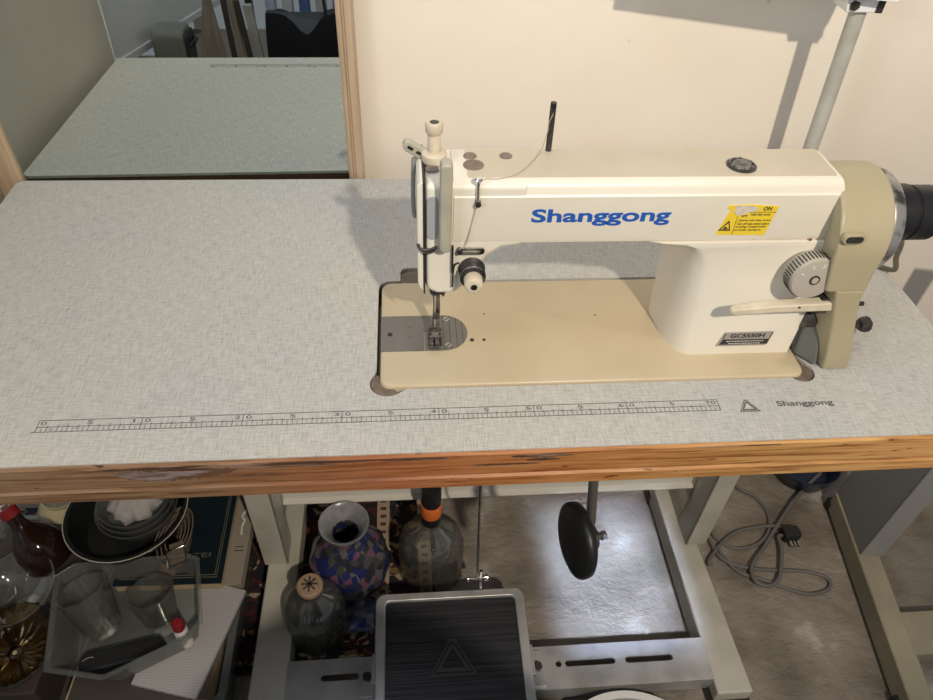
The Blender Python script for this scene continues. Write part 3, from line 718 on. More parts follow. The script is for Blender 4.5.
for k, ch in enumerate('12345'):
    a = math.radians(150-38*k); p = dc+dd*.0263+(u_*math.cos(a)+v_*math.sin(a))*.0150
    rt = (u_*math.sin(a)-v_*math.cos(a)); upv = (u_*math.cos(a)+v_*math.sin(a))
    text('dial_numeral',ch,'white_print',dial,p-rt*.0016-upv*.001,rt,upv,.0010 if ch=='1' else .0030,.0044)
# reverse lever
rv = MB()
rv.rings([[(.8165,.056,.0875),(.8165,.068,.0875),(.8165,.068,.0985),(.8165,.056,.0985)],[(.745,.052,.0900),(.745,.064,.0900),(.745,.064,.0985),(.745,.052,.0985)],[(.706,.050,.0895),(.706,.060,.0895),(.706,.060,.0965),(.706,.050,.0965)],[(.7015,.052,.0905),(.7015,.058,.0905),(.7015,.058,.0945),(.7015,.052,.0945)]])
rvo = rv.build('reverse_lever','knob',mach,bevel=.0015)
MB().cyl((.774,.0535,.0960),(.774,.0525,.0965),.0011,n=8).build('lever_dimple','black',rvo)
MB().box(.800,.812,.060,.11,.080,.100).build('lever_mount','dark_steel',rvo,bevel=.002)
# maker's lettering on the arm
text('brand_lettering','Shanggong','blue',mach,(.4885,.0835,.1790),(1,0,0),(0,0,1),.1345,.0190,bold=.026,depth=.0004)
# warning label, torn at its top left
lb = [(.6775,.2005),(.6800,.2000),(.6830,.2008),(.6985,.2012),(.7280,.1990),(.7270,.1955),(.7235,.1660),(.6735,.1672),(.6740,.1690),(.6765,.1790),(.6790,.1910),(.6810,.1950),(.6770,.1975)]
lab = MB().prism(lb,'Y',.0830,.0835).build('warning_label','yellow',mach,smooth=False)
tr = [(.6830,.1995),(.6870,.2005),(.6995,.2000),(.7060,.1985),(.7090,.1960),(.7050,.1935),(.6980,.1925),(.6935,.1890),(.6905,.1900),(.6880,.1890),(.6860,.1920),(.6835,.1945),(.6860,.1970)]
MB().prism(tr,'Y',.0828,.0832).build('torn_patch','torn',lab,smooth=False)
mb = MB()
mb.prism([(.6745,.1722),(.6868,.1718),(.6828,.1838)],'Y',.0827,.0831)
mb.build('hazard_triangle','mark',lab,smooth=False)
MB().prism([(.6768,.1738),(.6848,.1736),(.6825,.1808)],'Y',.0825,.0828).build('triangle_inset','yellow',lab,smooth=False)
MB().prism([(.6785,.1742),(.6838,.1742),(.6820,.1765),(.6800,.1768)],'Y',.0823,.0826).build('hand_mark','mark',lab,smooth=False)
mb = MB().box(.6895,.6898,.0827,.0831,.1670,.1890).box(.7000,.7268,.0827,.0831,.1925,.1928).build('label_rule','mark',lab,smooth=False)
text('label_word','ON','mark',lab,(.7125,.0829,.1945),(1,0,0),(.05,0,1),.0085,.0045,bold=.02)
for (tx,x,z,w) in (('with this cover',.7020,.1890,.0200),('open',.6930,.1872,.0060),('Operate with safety devices',.6918,.1822,.0325),('Turn off main switch before',.6912,.1785,.0325),('threading, changing bobbin',.6908,.1748,.0310),('and needle, cleaning etc.',.6902,.1712,.0280)):
    text('label_text',tx,'mark',lab,(x,.0829,z),(1,0,0),(.05,0,1),w,.0026)
# model plate
mp_ = MB().prism([(.7170,.0160),(.7755,.0160),(.7785,.0370),(.7220,.0365)],'Y',.0812,.0821).build('model_plate', mat('silver_plate',(.42,.39,.37),.4,.4), mach, smooth=False)
MB().prism([(.7205,.0185),(.7755,.0185),(.7762,.0258),(.7228,.0262)],'Y',.0808,.0813).build('plate_band','mark',mp_,smooth=False)
MB().prism([(.7760,.0185),(.7768,.0185),(.7785,.0362),(.7775,.0362)],'Y',.0808,.0813).prism([(.7222,.0272),(.7230,.0272),(.7246,.0350),(.7237,.0350)],'Y',.0808,.0813).build('plate_border','mark',mp_,smooth=False)
text('model_number','GC5550H','mark',mp_,(.7300,.0811,.0285),(1,0,0),(0,0,1),.0400,.0062,bold=.03)
for k in range(2):
    mb = MB(); x = .7275+.003*k
    while x < .770-.004*k:
        w_ = random.uniform(.0012,.0028); mb.box(x,x+w_,.0806,.0809,.0232-.0034*k,.0241-.0034*k); x += w_+.0008
    mb.build('small_print','white_print',mp_,smooth=False)
MB().box(.7200,.7760,.1,.101,.0,.001).bm.free()
# belt guard: round dome over the pulley and a tapering front leg
import bisect
def lerp(tab, z):
    for (z0,a),(z1,b) in zip(tab, tab[1:]):
        if z0 <= z <= z1: return a+(b-a)*(z-z0)/(z1-z0)
    return tab[0][1] if z < tab[0][0] else tab[-1][1]
cyc, czc, cr = .1150, .1570, .0635
YZ = []
for i in range(0,29):
    a = math.radians(-35+ (215+0)*i/28); YZ.append((cyc+cr*math.cos(a), czc+cr*math.sin(a)))
# now at the front (Y=cyc-cr); run down
dome_end = len(YZ)
front = [(.0515,.140),(.0513,.130),(.0512,.1165)]
Ltab = [(.083,.800),(.10,.797),(.12,.7925),(.15,.786),(.18,.782),(.215,.7835),(.24,.786)]
Rtab = [(0,.868),(.04,.8560),(.075,.8445),(.105,.8360),(.14,.8350),(.17,.8370),(.24,.8390)]
poly = YZ+front+[(.160,.1165)]
cov = MB()
L = [(lerp(Ltab,z), y, z) for y,z in poly]; Rr = [(lerp(Rtab,z), y, z) for y,z in poly]
cov.rings([L, Rr])
# lower leg
lt = [(0.0,.8375),(.045,.8265),(.085,.8150),(.119,.8030)]
rr = []
for z in (.0015,.020,.045,.065,.085,.102,.1185):
    bk = .052+.045*(.45+.55*min(1,z/.05))
    l = lerp(lt,z); r_ = lerp(Rtab,z)
    rr.append([(l,.0512+ (0.003 if z<.003 else 0),z),(r_,.0512+(0.003 if z<.003 else 0),z),(r_,bk,z),(l-.010*math.sin(PI*min(1,z/.1185)),bk,z)])
cov.rings(rr)
cover = cov.build('belt_cover','khaki',mach,bevel=.003,seg=3)
MB().rings([[(x,y,z) for x,z in rrect(.7835,.8055,.1765,.1875,.0052)] for y in (.0560,.0500)]).build('cover_slot','khaki',cover,bevel=.001)
MB().rings([[(x,y,z) for x,z in rrect(.7860,.8030,.1785,.1855,.0033)] for y in (.0505,.0494)]).build('slot_recess','dark_steel',cover)
# works showing between column and guard
MB().box(.8090,.8240,.085,.150,.004,.150).box(.812,.832,.090,.14,.0035,.035).build('gear_housing', mat('dark_oily_casting',(.06,.065,.06),.45), mach, bevel=.006)
MB().cyl((.806,.105,.085),(.824,.105,.085),.020).cyl((.806,.085,.055),(.818,.085,.055),.012).build('shaft_boss','dark_steel',mach)
MB().rings([[(.8145,.078,.0035),(.8300,.0580,.0035),(.8360,.066,.0035),(.826,.100,.0035),(.812,.100,.0035)],[(.8120,.084,.050),(.824,.070,.050),(.829,.075,.050),(.822,.100,.055),(.811,.100,.055)]]).build('base_bracket', mat('grey_oily_casting',(.13,.14,.13),.4), mach, bevel=.002)
# hand wheel and black motor knob
hw = MB().lathe((.8415,cyc+.002,.1600),[(.0530,-.004),(.0550,.000),(.0555,.004),(.0530,.008),(.0530,.012),(.0510,.015),(.0470,.018),(.036,.020),(.028,.020)],d=(1,0,0),n=64).build('hand_wheel', mat('smeared_aluminium',(.55,.53,.50),.3,.8,col2=(.12,.11,.10),nscale=45,contrast=(.5,.62)), mach)
MB().lathe((.857,.120,.1665),[(.030,0),(.0305,.004),(.0300,.028),(.0270,.030),(.0268,.033),(.0285,.034),(.0285,.056),(.0268,.0595),(.018,.0605),(.001,.0605)],d=(1,0,0),n=64).build('motor_knob','black',hw)
# thumb screw and stud to the right of the guard, on a lug behind
MB().cyl((.880,.150,.016),(.928,.150,.016),.0030).build('guard_stud','dark_steel',mach)
MB().box(.840,.882,.085,.125,.0005,.006).build('guard_foot','khaki',cover,bevel=.002)
MB().lathe((.885,.105,.020),[(.0035,0),(.0035,.012),(.0075,.013),(.0088,.016),(.0088,.022),(.007,.025),(.002,.025)],d=(1,0,.15),n=24,wob=lambda a,h:1+.10*math.sin(5*a)).build('thumb_screw','dark_steel',mach)
# motor cable
MB().tube([(.870,.135,.140),(.900,.140,.140),(.928,.152,.117),(.957,.175,.084),(.985,.203,.046),(1.010,.222,.012),(1.004,.238,.0038),(.995,.255,.0035),(.985,.285,.0035),(.955,.310,.0035),(.92,.325,.0035)],.0034,n=12,smooth=5).build('motor_cable','cable_beige',mach)
MB().cyl((.566,.12,.1545),(.566,.12,.1500),.0075).build('under_arm_cap','cap',mach)

# ------------------------------------------------------------------ thread stand
ts = thing('thread_stand', 'grey thread stand post rising behind the right end of the sewing machine', 'thread stand', (.962,.428,0))
MB().cyl((.9665,.430,.0),(.9465,.426,.285),.0105,n=32).build('post','post',ts)
MB().lathe((.9665,.430,.0),[(.026,0),(.026,.004),(.018,.008),(.014,.025),(.011,.026)],n=32).build('base_flange','guard',ts)
MB().rings([[(x,y,z) for x,z in [(.922,.270),(.964,.270),(.968,.276),(.968,.297),(.912,.297)]] for y in (.408,.446)]).build('clamp','whiteboard',ts,bevel=.002)
MB().cyl((.928,.408,.279),(.928,.404,.279),.006,n=6).build('clamp_bolt','dark_steel',ts)
MB().box(.958,.966,.405,.409,.271,.292).build('clamp_catch','dark_steel',ts)
TT = Matrix.Translation((.950,.42,.300)) @ Matrix.Rotation(math.radians(-7),4,'Z') @ Matrix.Rotation(math.radians(2.0),4,'Y')
MB().rings([[(x,y,z) for x,y in rrect(-.285,.022,-.034,.050,.022)] for z in (-.002,.001)]).rings([[(x,y,z) for x,y in rrect(-.275,.022,-.034,-.031,.001)] for z in (-.009,-.002)]).xf(TT).build('tray','whiteboard',ts,bevel=.001)

# ------------------------------------------------------------------ mirror leaning on the wall
mir = thing('wall_mirror', 'pine-framed mirror standing behind the left half of the table, leaning on the wall', 'mirror', (.05,.47,FZ))
MT = Matrix.Translation((0,.48947,0)) @ Matrix.Rotation(math.radians(.81),4,'Z') @ Matrix.Rotation(-math.radians(1.6996),4,'X')
mx0, mx1 = -.190, .2885
g1 = MB().box(mx0,mx1,0,.004,-.735,.72).xf(MT).build('mirror_glass','mirror',mir,smooth=False)
def frame_member(x0,x1,z0,z1,vert=True):
    mb = MB()
    w = x1-x0
    if vert:
        prof = [(x0,.012),(x0,-.004),(x0+.003,-.0065),(x0+w*.28,-.0065),(x0+w*.34,-.0035),(x0+w*.44,-.0035),(x0+w*.5,-.0075),(x1-.003,-.0075),(x1,-.005),(x1,.012)]
        mb.rings([[(x,y,z0) for x,y in prof],[(x,y,z1) for x,y in prof]])
    else: mb.box(x0,x1,-.0065,.012,z0,z1)
    return mb.xf(MT)
frame_member(mx1-.003,mx1+.020,-.748,.745).build('frame_stile','palewood',mir,angle=20)
frame_member(mx0-.034,mx0+.003,-.748,.745).build('frame_stile','palewood',mir,angle=20)
frame_member(mx0-.034,mx1+.020,.72,.745,False).build('frame_rail','palewood',mir)
frame_member(mx0-.034,mx1+.020,-.748,-.70,False).build('frame_rail','palewood',mir)

# ------------------------------------------------------------------ room things that only the mirror shows, plus one added light blocker
cab = thing('wall_cabinet', 'grey-beige wall-hung cabinet side seen in the mirror, left of the table', 'cabinet', (-.36,.22,-.055))
MB().box(-.236,-.218,-.092,.440,-.055,1.0).build('side_panel','cabinet',cab,bevel=.001)
MB().box(-.237,-.2165,-.098,-.092,-.055,1.0).build('edge_strip','whiteboard',cab)
MB().box(-.50,-.236,.512,.53,-.055,1.0).build('back_panel','cabinet',cab)
MB().box(-.50,-.482,-.092,.512,-.055,1.0).build('side_panel','cabinet',cab)
for z in (-.05,.35,.98): MB().box(-.482,-.236,-.085,.512,z,z+.018).build('shelf','cabinet',cab)
sh = thing('white_drawer_unit', 'white drawer unit reflected in the upper left of the mirror', 'drawer unit', (-.30,-.65,FZ))
RT = Matrix.Translation((-.302,-.318,0)) @ Matrix.Rotation(math.radians(14.3),4,'Z')
MB().box(-.40,0,-.62,0,-.10,.55).xf(RT).build('carcass','whiteboard',sh,bevel=.003)
MB().box(-.40,.006,-.625,.004,-.118,-.10).xf(RT).build('base_board','whiteboard',sh,bevel=.002)
for (a,b) in ((-.40,-.36),(-.06,-.02)):
    MB().box(a,b,-.58,-.54,FZ,-.118).xf(RT).build('leg','whiteboard',sh); MB().box(a,b,-.06,-.02,FZ,-.118).xf(RT).build('leg','whiteboard',sh)
gc = thing('equipment_case', 'grey plastic case on a low stool, reflected below the white drawer unit', 'case', (-.19,-.46,-.16))
st = thing('storage_bench', 'low wooden bench holding the items reflected in the mirror', 'bench', (-.05,-.75,FZ))
MB().box(-.24,.30,-.80,-.40,-.185,-.160).build('seat','greywood',st,bevel=.003)
for x in (-.21,.27):
    for y in (-.77,-.43): MB().box(x-.02,x+.02,y-.02,y+.02,FZ,-.185).build('leg','greywood',st)
MB().rings([[(x,y,z) for y,z in rrect(-.52,-.42,-.1595,-.058,.022)] for x in (-.235,-.155)]).build('case_body','case',gc,bevel=.01)
MB().rings([[(x,y,z) for y,z in rrect(-.51,-.43,-.150,-.070,.014)] for x in (-.155,-.148)]).build('case_lid','slate',gc,bevel=.002)
MB().tube([(-.148,-.50,-.10),(-.139,-.49,-.095),(-.139,-.45,-.095),(-.148,-.44,-.10)],.006).build('case_handle','black',gc)
wb = MB().rings([[(-.132,-.45,-.159),(-.056,-.45,-.159),(-.056,-.44,-.159),(-.132,-.44,-.159)],[(-.095,-.47,.02),(-.080,-.47,.02),(-.080,-.46,.02),(-.095,-.46,.02)]]).build('wedge_board','greywood',bevel=.002)
tag(wb,'tapering grey-brown wooden board standing upright, reflected in the mirror','board')
for k,(x0_,x1_,x2_,zt2,m_,lb_) in enumerate(((-.049,-.036,-.060,.03,'slate','dark narrow board next to the tapering board in the mirror'),(-.030,-.014,-.045,.02,'greywood','grey-brown narrow board between two darker ones in the mirror'),(-.008,.006,-.028,.0,'slate','dark narrow board next to the silver one in the mirror'),(.012,.034,-.006,-.010,'galv','pale silver narrow board beside the black bag in the mirror'))):
    dx=x2_-x0_
    o = MB().rings([[(x0_,-.47,-.159),(x1_,-.47,-.159),(x1_,-.455,-.159),(x0_,-.455,-.159)],[(x0_+dx,-.49,zt2),(x1_+dx,-.49,zt2),(x1_+dx,-.475,zt2),(x0_+dx,-.475,zt2)]]).build('narrow_board',m_,bevel=.002)
    tag(o,lb_,'board','boards standing on the reflected bench')
bg_ = thing('leather_bag','black leather bag with a sagging top at the right of the mirror','bag',(.165,-.50,-.16))
mb=MB(); rws=[]
for j in range(7):
    f=j/6; rr_=[]
    for i in range(15):
        t=-1+2*i/14; x=.168+t*.125*(1-.06*f*f)
        top=-.022-.052*math.exp(-((x-.150)/.034)**2)+.0*t
        rr_.append((x,-.45-.012*math.sin(PI*f)*0-.01*f, -.159+(top+.159)*f))
    rws.append(rr_+[(x,y-.085+.05*f*f,z-.004*f) for x,y,z in reversed(rr_)])
mb.rings(rws).build('bag_body','leather',bg_,bevel=.004)
MB().tube([(.205,-.462,-.05),(.200,-.470,.02),(.225,-.470,.05),(.250,-.470,.02),(.250,-.462,-.04)],.004).build('bag_handle','leather',bg_)
ch = thing('added_shade_chair', 'high-backed black chair shape added out of view to shade the lower left', 'chair', (.52,-.74,FZ))  # unseen chair added to block the key light from the lower left
rows=[]
for j,z in enumerate((-.34,-.22,-.06,.10,.22,.27,.29)):
    row=[]; wdt=(.19,.21,.215,.21,.18,.14,.06)[j]
    for i in range(11):
        t=-1+2*i/10; row.append((.525+t*wdt,-.50-.05*t*t-.02*(z+.3),z-.02*abs(t)**3))
    rows.append(row+[(x,y-.06,z_) for x,y,z_ in reversed(row)])
MB().rings(rows).build('backrest','leather',ch,angle=60)
MB().rings([[(x,y,z) for x,y in rrect(.32,.73,-1.0,-.56,.08)] for z in (-.38,-.30)]).build('seat','leather',ch,bevel=.02)
MB().cyl((.525,-.78,-.68),(.525,-.78,-.38),.025).build('gas_column','dark_steel',ch)
for k in range(5):
    a=2*PI*k/5+.3; MB().tube([(.525,-.78,-.66),(.525+.24*math.cos(a),-.78+.24*math.sin(a),-.695)],.018,smooth=1).build('base_arm','black',ch)
    MB().cyl((.525+.24*math.cos(a)-.012,-.78+.24*math.sin(a),FZ+.026),(.525+.24*math.cos(a)+.012,-.78+.24*math.sin(a),FZ+.026),.026).build('castor','black',ch)
bk = thing('clothes_rack_bundle','pale blue and white garments draped beyond the black bag in the mirror','garments',(.15,-1.05,FZ))
for k in range(7):
    x=-.02+k*.055
    MB().rings([[(x-.022,-1.06,-.60),(x+.022,-1.04,-.60),(x+.024,-1.10,-.60),(x-.018,-1.12,-.60)],[(x-.016,-1.07,.02),(x+.016,-1.05,.02),(x+.018,-1.09,.02),(x-.012,-1.10,.02)]]).build('garment',mat('cloth_%d'%k,[(.55,.62,.75),(.75,.75,.78),(.12,.2,.45),(.7,.68,.66),(.35,.45,.65),(.08,.09,.13),(.7,.72,.76)][k],.8),bk,bevel=.008)
MB().box(-.08,.42,-1.10,-1.06,FZ,-.60).box(-.08,.42,-1.09,-1.07,.0,.03).build('rack','slate',bk)
for (a,b) in ((-.10,-.08),(.42,.44)): MB().box(a,b,-1.10,-1.06,FZ,.03).build('rack_upright','slate',bk)

# ------------------------------------------------------------------ under the table, left: rug and clutter
rug = MB().box(-.55,.412,.052,.425,FZ,FZ+.008).build('patterned_rug','rug',bevel=.003)
tag(rug,'dark red, navy and cream oriental rug on the floor under the table','rug')
def bottle(name, label, c, prof, m, th=.0025, group=None, n=48, wob=None):
    """hollow vessel: outer profile up, inner profile down"""
    t_ = thing(name, label, 'bottle', c, group)
    inner=[(max(r-th,.001),h+ (th if i==0 else 0)) for i,(r,h) in enumerate(prof)]
    full=[(.001,0)]+prof+list(reversed(inner))+[(.001,inner[0][1])]
    MB().lathe(c, full, n=n, cap=False, wob=wob).build('glass_body',m,t_,angle=50)
    return t_
RZ = FZ+.008
b1 = bottle('square_glass_bottle','empty clear glass bottle with tan stopper, nearest the slotted bar',(.190,.128,RZ),[(.050,0),(.054,.006),(.055,.012),(.055,.085),(.051,.105),(.036,.128),(.020,.138),(.018,.142),(.018,.150),(.020,.152),(.020,.158)],'glass')
MB().lathe((.190,.128,RZ+.150),[(.016,0),(.016,.008),(.022,.009),(.0225,.018),(.020,.021),(.001,.0215)],n=32).build('stopper','cork',b1)
mb=MB()
for k in range(4):
    a=PI*k/4; mb.box(-.014,.014,-.0012,.0012,0,.0012).bm
mb.bm.free()
for k in range(4):
    a=PI*k/4
    MB().box(-.014,.014,-.0013,.0013,0,.0012).xf(Matrix.Translation((.190,.128,RZ+.1715))@Matrix.Rotation(a,4,'Z')).build('stopper_mark','slate',b1)
b2 = bottle('round_glass_bottle','clear round glass bottle with black and orange neck wrap',(.402,.243,FZ),[(.056,0),(.062,.006),(.063,.02),(.063,.095),(.058,.120),(.042,.145),(.022,.165),(.016,.178),(.0145,.20),(.0145,.262)],'glass')
MB().lathe((.402,.243,FZ+.178),[(.0175,0),(.018,.004),(.018,.100),(.016,.104),(.001,.104)],n=32).build('neck_wrap','black',b2)
MB().lathe((.402,.243,FZ+.203),[(.0184,0),(.0188,.001),(.0188,.034),(.0184,.035)],n=32).build('neck_band','orange',b2)
vs_ = thing('painted_glass_vase','wide glass vase with flared grey rim and blue and pink patchwork, behind the clear bottle','vase',(.244,.236,RZ))
vp=[(.030,0),(.062,.004),(.074,.026),(.078,.056),(.072,.086),(.054,.110),(.034,.128),(.026,.142),(.027,.156)]
vc=(.244,.236,RZ)
MB().lathe(vc,[(.001,0)]+vp+[(r-.003,h) for r,h in reversed(vp[1:])]+[(.001,.006)],n=56,cap=False,wob=lambda a,h:1+.025*math.sin(9*a+30*h)).build('vase_body','patches',vs_,angle=60)
MB().lathe((vc[0],vc[1],vc[2]+.150),[(.027,0),(.029,.012),(.040,.024),(.0455,.034),(.0455,.038),(.0425,.037),(.036,.027),(.026,.014),(.024,.002)],n=56,cap=False).build('vase_rim', mat('frosted_grey_glass',(.42,.43,.44),.25,trans=.35,col2=(.30,.30,.31),nscale=60), vs_, angle=60)
pt = tag(MB().lathe((.262,.150,RZ),[(.001,0),(.030,.001),(.040,.006),(.036,.012),(.020,.016),(.001,.017)],n=30,wob=lambda a,h:1+.15*math.sin(5*a)+.06*math.sin(11*a)).build('crumpled_foil_pouch', mat('blue_silver_foil',(.04,.07,.28),.22,.5,col2=(.35,.36,.38),nscale=60,bump=.8,bscale=60)),'crumpled blue and silver foil pouch on the rug','pouch')

# storage box and what is in it
BXC=(-.46,.062,-.045,.30)
box = thing('storage_box','large translucent plastic storage box under the left end of the table','storage box',(-.2,.13,RZ))
bz0,bz1=RZ,-.600
def wall_ring(x0,x1,y0,y1,z0,z1,t_,name,m,parent,r=.02,fl=0):
    O=rrect(x0,x1,y0,y1,r); I=rrect(x0+t_,x1-t_,y0+t_,y1-t_,r*.8)
    cx,cy=(x0+x1)/2,(y0+y1)/2
    bm_=MB(); bm=bm_.bm
    def sc(P,f): return [(cx+(x-cx)*f,cy+(y-cy)*f) for x,y in P]
    o0,o1,i0,i1=sc(O,1-fl),O,sc(I,1-fl),I
    A=[[bm.verts.new((x,y,z)) for x,y in P] for P,z in ((o0,z0),(o1,z1),(i1,z1),(i0,z0+t_))]
    n=len(O)
    for P,Q in ((A[0],A[1]),(A[1],A[2]),(A[2],A[3])):
        for i in range(n):
            j=(i+1)%n; bm.faces.new((P[i],P[j],Q[j],Q[i]))
    bm.faces.new(list(reversed(A[0]))); bm.faces.new(A[3])
    return bm_.build(name,m,parent,angle=50)
wall_ring(*BXC,bz0,bz1,.002,'box_body','clearplastic',box,fl=.05)
O=rrect(BXC[0]-.01,BXC[1]+.01,BXC[2]-.01,BXC[3]+.01,.026); 
me=plate_poly(O,[rrect(BXC[0]+.001,BXC[1]-.001,BXC[2]+.001,BXC[3]-.001,.018)],bz1-.004,bz1+.001)
link('box_rim',me,'clearplastic',box,smooth=False)
tag(MB().rings([[(x,y,z) for x,y in rrect(-.44,.035,-.02,.275,.01)] for z in (RZ+.004,-.648)]).build('folded_cloth_pile', mat('dark_cloth',(.05,.045,.04),.9,bump=1,bscale=14,dist=.02)),'dark folded cloth filling the translucent storage box','cloth')
# books and papers laid across the box
def flat(name, label, cat, corners, z0, z1, m, parts=None):
    t_ = thing(name,label,cat,(sum(c[0] for c in corners)/4,sum(c[1] for c in corners)/4,z0))
    return t_
def quad_at(cx,cy,w,d,ang):
    c,s=math.cos(ang),math.sin(ang)
    return [(cx+c*a-s*b,cy+s*a+c*b) for a,b in ((-w/2,-d/2),(w/2,-d/2),(w/2,d/2),(-w/2,d/2))]
def slab(q,z0,z1): return MB().rings([[(x,y,z0) for x,y in q],[(x,y,z1) for x,y in q]])
st1 = thing('paper_stack','stack of tan-edged papers under the ruled notebook on the storage box','papers',(-.06,.10,-.599))
slab(quad_at(-.055,.095,.205,.27,-.04),-.6475,-.585).build('page_block','cardboard',st1,bevel=.001)
slab(quad_at(-.050,.095,.207,.272,-.04),-.585,-.5832).build('top_sheet','slate',st1)
nbk = thing('ruled_notebook','open ruled white notebook lying at an angle under the clear tray','notebook',(-.02,.03,-.583))
q=[(-.067,-.019),(.034,-.047),(.083,.125),(-.030,.160)]
slab(q,-.583,-.5755).build('pages','ruled',nbk)
slab([(x*1.02,y*1.02-.001) for x,y in q],-.5832,-.5825).build('cover','slate',nbk)
mag = thing('cream_magazine','cream magazine sticking out beyond the right side of the teal book','magazine',(.03,.28,-.60))
qm=[(.040,.135),(.0735,.137),(.0760,.400),(-.06,.395),(-.06,.135)]
MB().rings([[(x,y,-.600) for x,y in qm],[(x,y,-.5745) for x,y in qm]]).build('pages','creampaper',mag,bevel=.001)
MB().tube([(.060,.232,-.5745),(.0585,.250,-.5745),(.0615,.262,-.5745),(.0560,.272,-.5745),(.0640,.290,-.5745),(.0620,.305,-.5745)],.0022,n=6).build('cover_flourish','whiteplastic',mag)
MB().box(.052,.068,.208,.2095,-.5745,-.5742).build('cover_line','slate',mag,smooth=False)
MB().box(.052,.068,.200,.2015,-.5745,-.5742).build('cover_line','slate',mag,smooth=False)
bk_ = thing('teal_hardback_book','dark teal hardback book with thin gold border behind the clear tray','book',(-.02,.26,-.574))
qb=[(-.13,.132),(.047,.128),(.045,.345),(-.132,.345)]
def inset(q,f):
    cx=sum(p[0] for p in q)/4; cy=sum(p[1] for p in q)/4; return [(cx+(x-cx)*f,cy+(y-cy)*f) for x,y in q]
slab(inset(qb,.98),-.5740,-.5545).build('page_block','cardboard',bk_)
slab(qb,-.5545,-.5520).build('cover','teal',bk_,bevel=.0006)
mb=MB(); bm=mb.bm
for f in (.90,.86):
    A_,B_=inset(qb,f),inset(qb,f-.012)
    for i in range(4):
        j=(i+1)%4
        mb.rings([[(*A_[i],-.5519),(*A_[j],-.5519),(*B_[j],-.5519),(*B_[i],-.5519)],[(*A_[i],-.5514),(*A_[j],-.5514),(*B_[j],-.5514),(*B_[i],-.5514)]])
mb.build('gold_border','gold',bk_,smooth=False)
text('gilt_title','ITEI','gold',bk_,(-.016,.178,-.5519),(1,0,0),(0,1,0),.036,.008)
# clear tray
tray = thing('clear_plastic_tray','clear plastic food tray holding tumblers, on top of the notebook','tray',(-.09,.06,-.575))
O=[(-.167,-.014),(-.085,-.030),(.020,.022),(.036,.045),(.010,.150),(-.010,.158),(-.175,.150),(-.200,.130)]
# rounded polygon tray: ring levels
def lvl(f,z,dx=0):
    cx=sum(p[0] for p in O)/len(O); cy=sum(p[1] for p in O)/len(O)
    P=[]
    for i,p in enumerate(O):
        a=O[i-1]; b=O[(i+1)%len(O)]
        for w in (.2,.1,0): 
            P.append(((p[0]*(1-w)+a[0]*w),(p[1]*(1-w)+a[1]*w)))
        for w in (.1,.2): P.append(((p[0]*(1-w)+b[0]*w),(p[1]*(1-w)+b[1]*w)))
    return [(cx+(x-cx)*f,cy+(y-cy)*f,z) for x,y in P]
MB().rings([lvl(.82,-.5745),lvl(.86,-.5735),lvl(1.0,-.515),lvl(1.06,-.514),lvl(1.06,-.5125),lvl(.985,-.5135),lvl(.845,-.5720)],cap=False).rings([lvl(.845,-.5745),lvl(.845,-.5725)]).build('tray_shell','clearplastic',tray,angle=50)
# tumblers lying in the tray
def tumbler(c, d, h, r0, r1, label, ribs=12):
    t_ = thing('glass_tumbler',label,'glass',c,None)
    MB().lathe(c,[(.001,0),(r0,0),(r0+.001,.004),(r1,h),(r1-.0022,h),(r0-.002,.008),(.001,.008)],d=d,n=48,cap=False,wob=lambda a,hh:1+.02*math.cos(ribs*a)).build('tumbler_body','glass',t_,angle=50)
    return t_
tumbler((-.128,.068,-.568),(-.25,.35,1),.085,.027,.037,'ribbed clear tumbler tilted in the left of the clear tray')
tumbler((-.045,.085,-.570),(-.1,.25,1),.060,.026,.036,'shorter clear glass in the right half of the clear tray',8)
gcs = thing('spectacle_case','black case lying across the front of the clear tray','case',(-.075,.02,-.572))
MB().rings([[(x,y,z) for x,y in rrect(-.145,-.020,.000,.034,.015)] for z in (-.568,-.548)]).xf(Matrix.Translation((-.08,.017,0))@Matrix.Rotation(.20,4,'Z')@Matrix.Translation((.08,-.017,0))).build('case_shell','black',gcs,bevel=.006)
MB().tube([(-.138,.008,-.548),(-.128,.012,-.5455),(-.122,.012,-.546)],.0012).build('case_clasp','bright_steel',gcs)
gl = thing('glue_bottle','small white bottle with red cap at the right corner of the clear tray','bottle',(.012,.036,-.57))
MB().lathe((.008,.036,-.566),[(.001,0),(.0095,0),(.0105,.004),(.0105,.045),(.008,.052),(.001,.052)],n=28).build('bottle_body','whiteplastic',gl)
MB().lathe((.008,.036,-.514),[(.0085,0),(.0092,.002),(.0085,.018),(.006,.021),(.001,.021)],n=28).build('cap','red',gl)
# pan with bowls and a plastic bag
pan = thing('black_enamel_pan','black enamel pan behind the clear tray holding stacked bowls','pan',(-.13,.265,-.55))
pc=(-.118,.240,-.5515)
MB().lathe(pc,[(.001,0),(.070,0),(.080,.006),(.096,.055),(.101,.057),(.101,.060),(.093,.059),(.077,.009),(.001,.006)],n=56,cap=False).build('pan_body','enamel_black',pan,angle=50)
MB().tube([(pc[0]+.100*math.cos(t*PI/20),pc[1]+.100*math.sin(t*PI/20),pc[2]+.060) for t in range(41)],.0009,n=6,smooth=1).build('rim_line','grey_paint',pan)
for k in range(3):
    r=.068-.004*k; z=pc[2]+.010+.010*k
    bw=MB().lathe((pc[0]+.012,pc[1]+.014,z),[(.001,0),(r*.6,0),(r*.85,.015),(r,.045),(r-.002,.045),(r*.8,.016),(.001,.003)],n=48,cap=False).build('clear_bowl','clearplastic',angle=50)
    tag(bw,('lowest clear bowl of the stack in the black pan','middle clear bowl of the stack in the black pan','top clear bowl of the stack in the black pan')[k],'bowl','clear bowls nested in the pan')
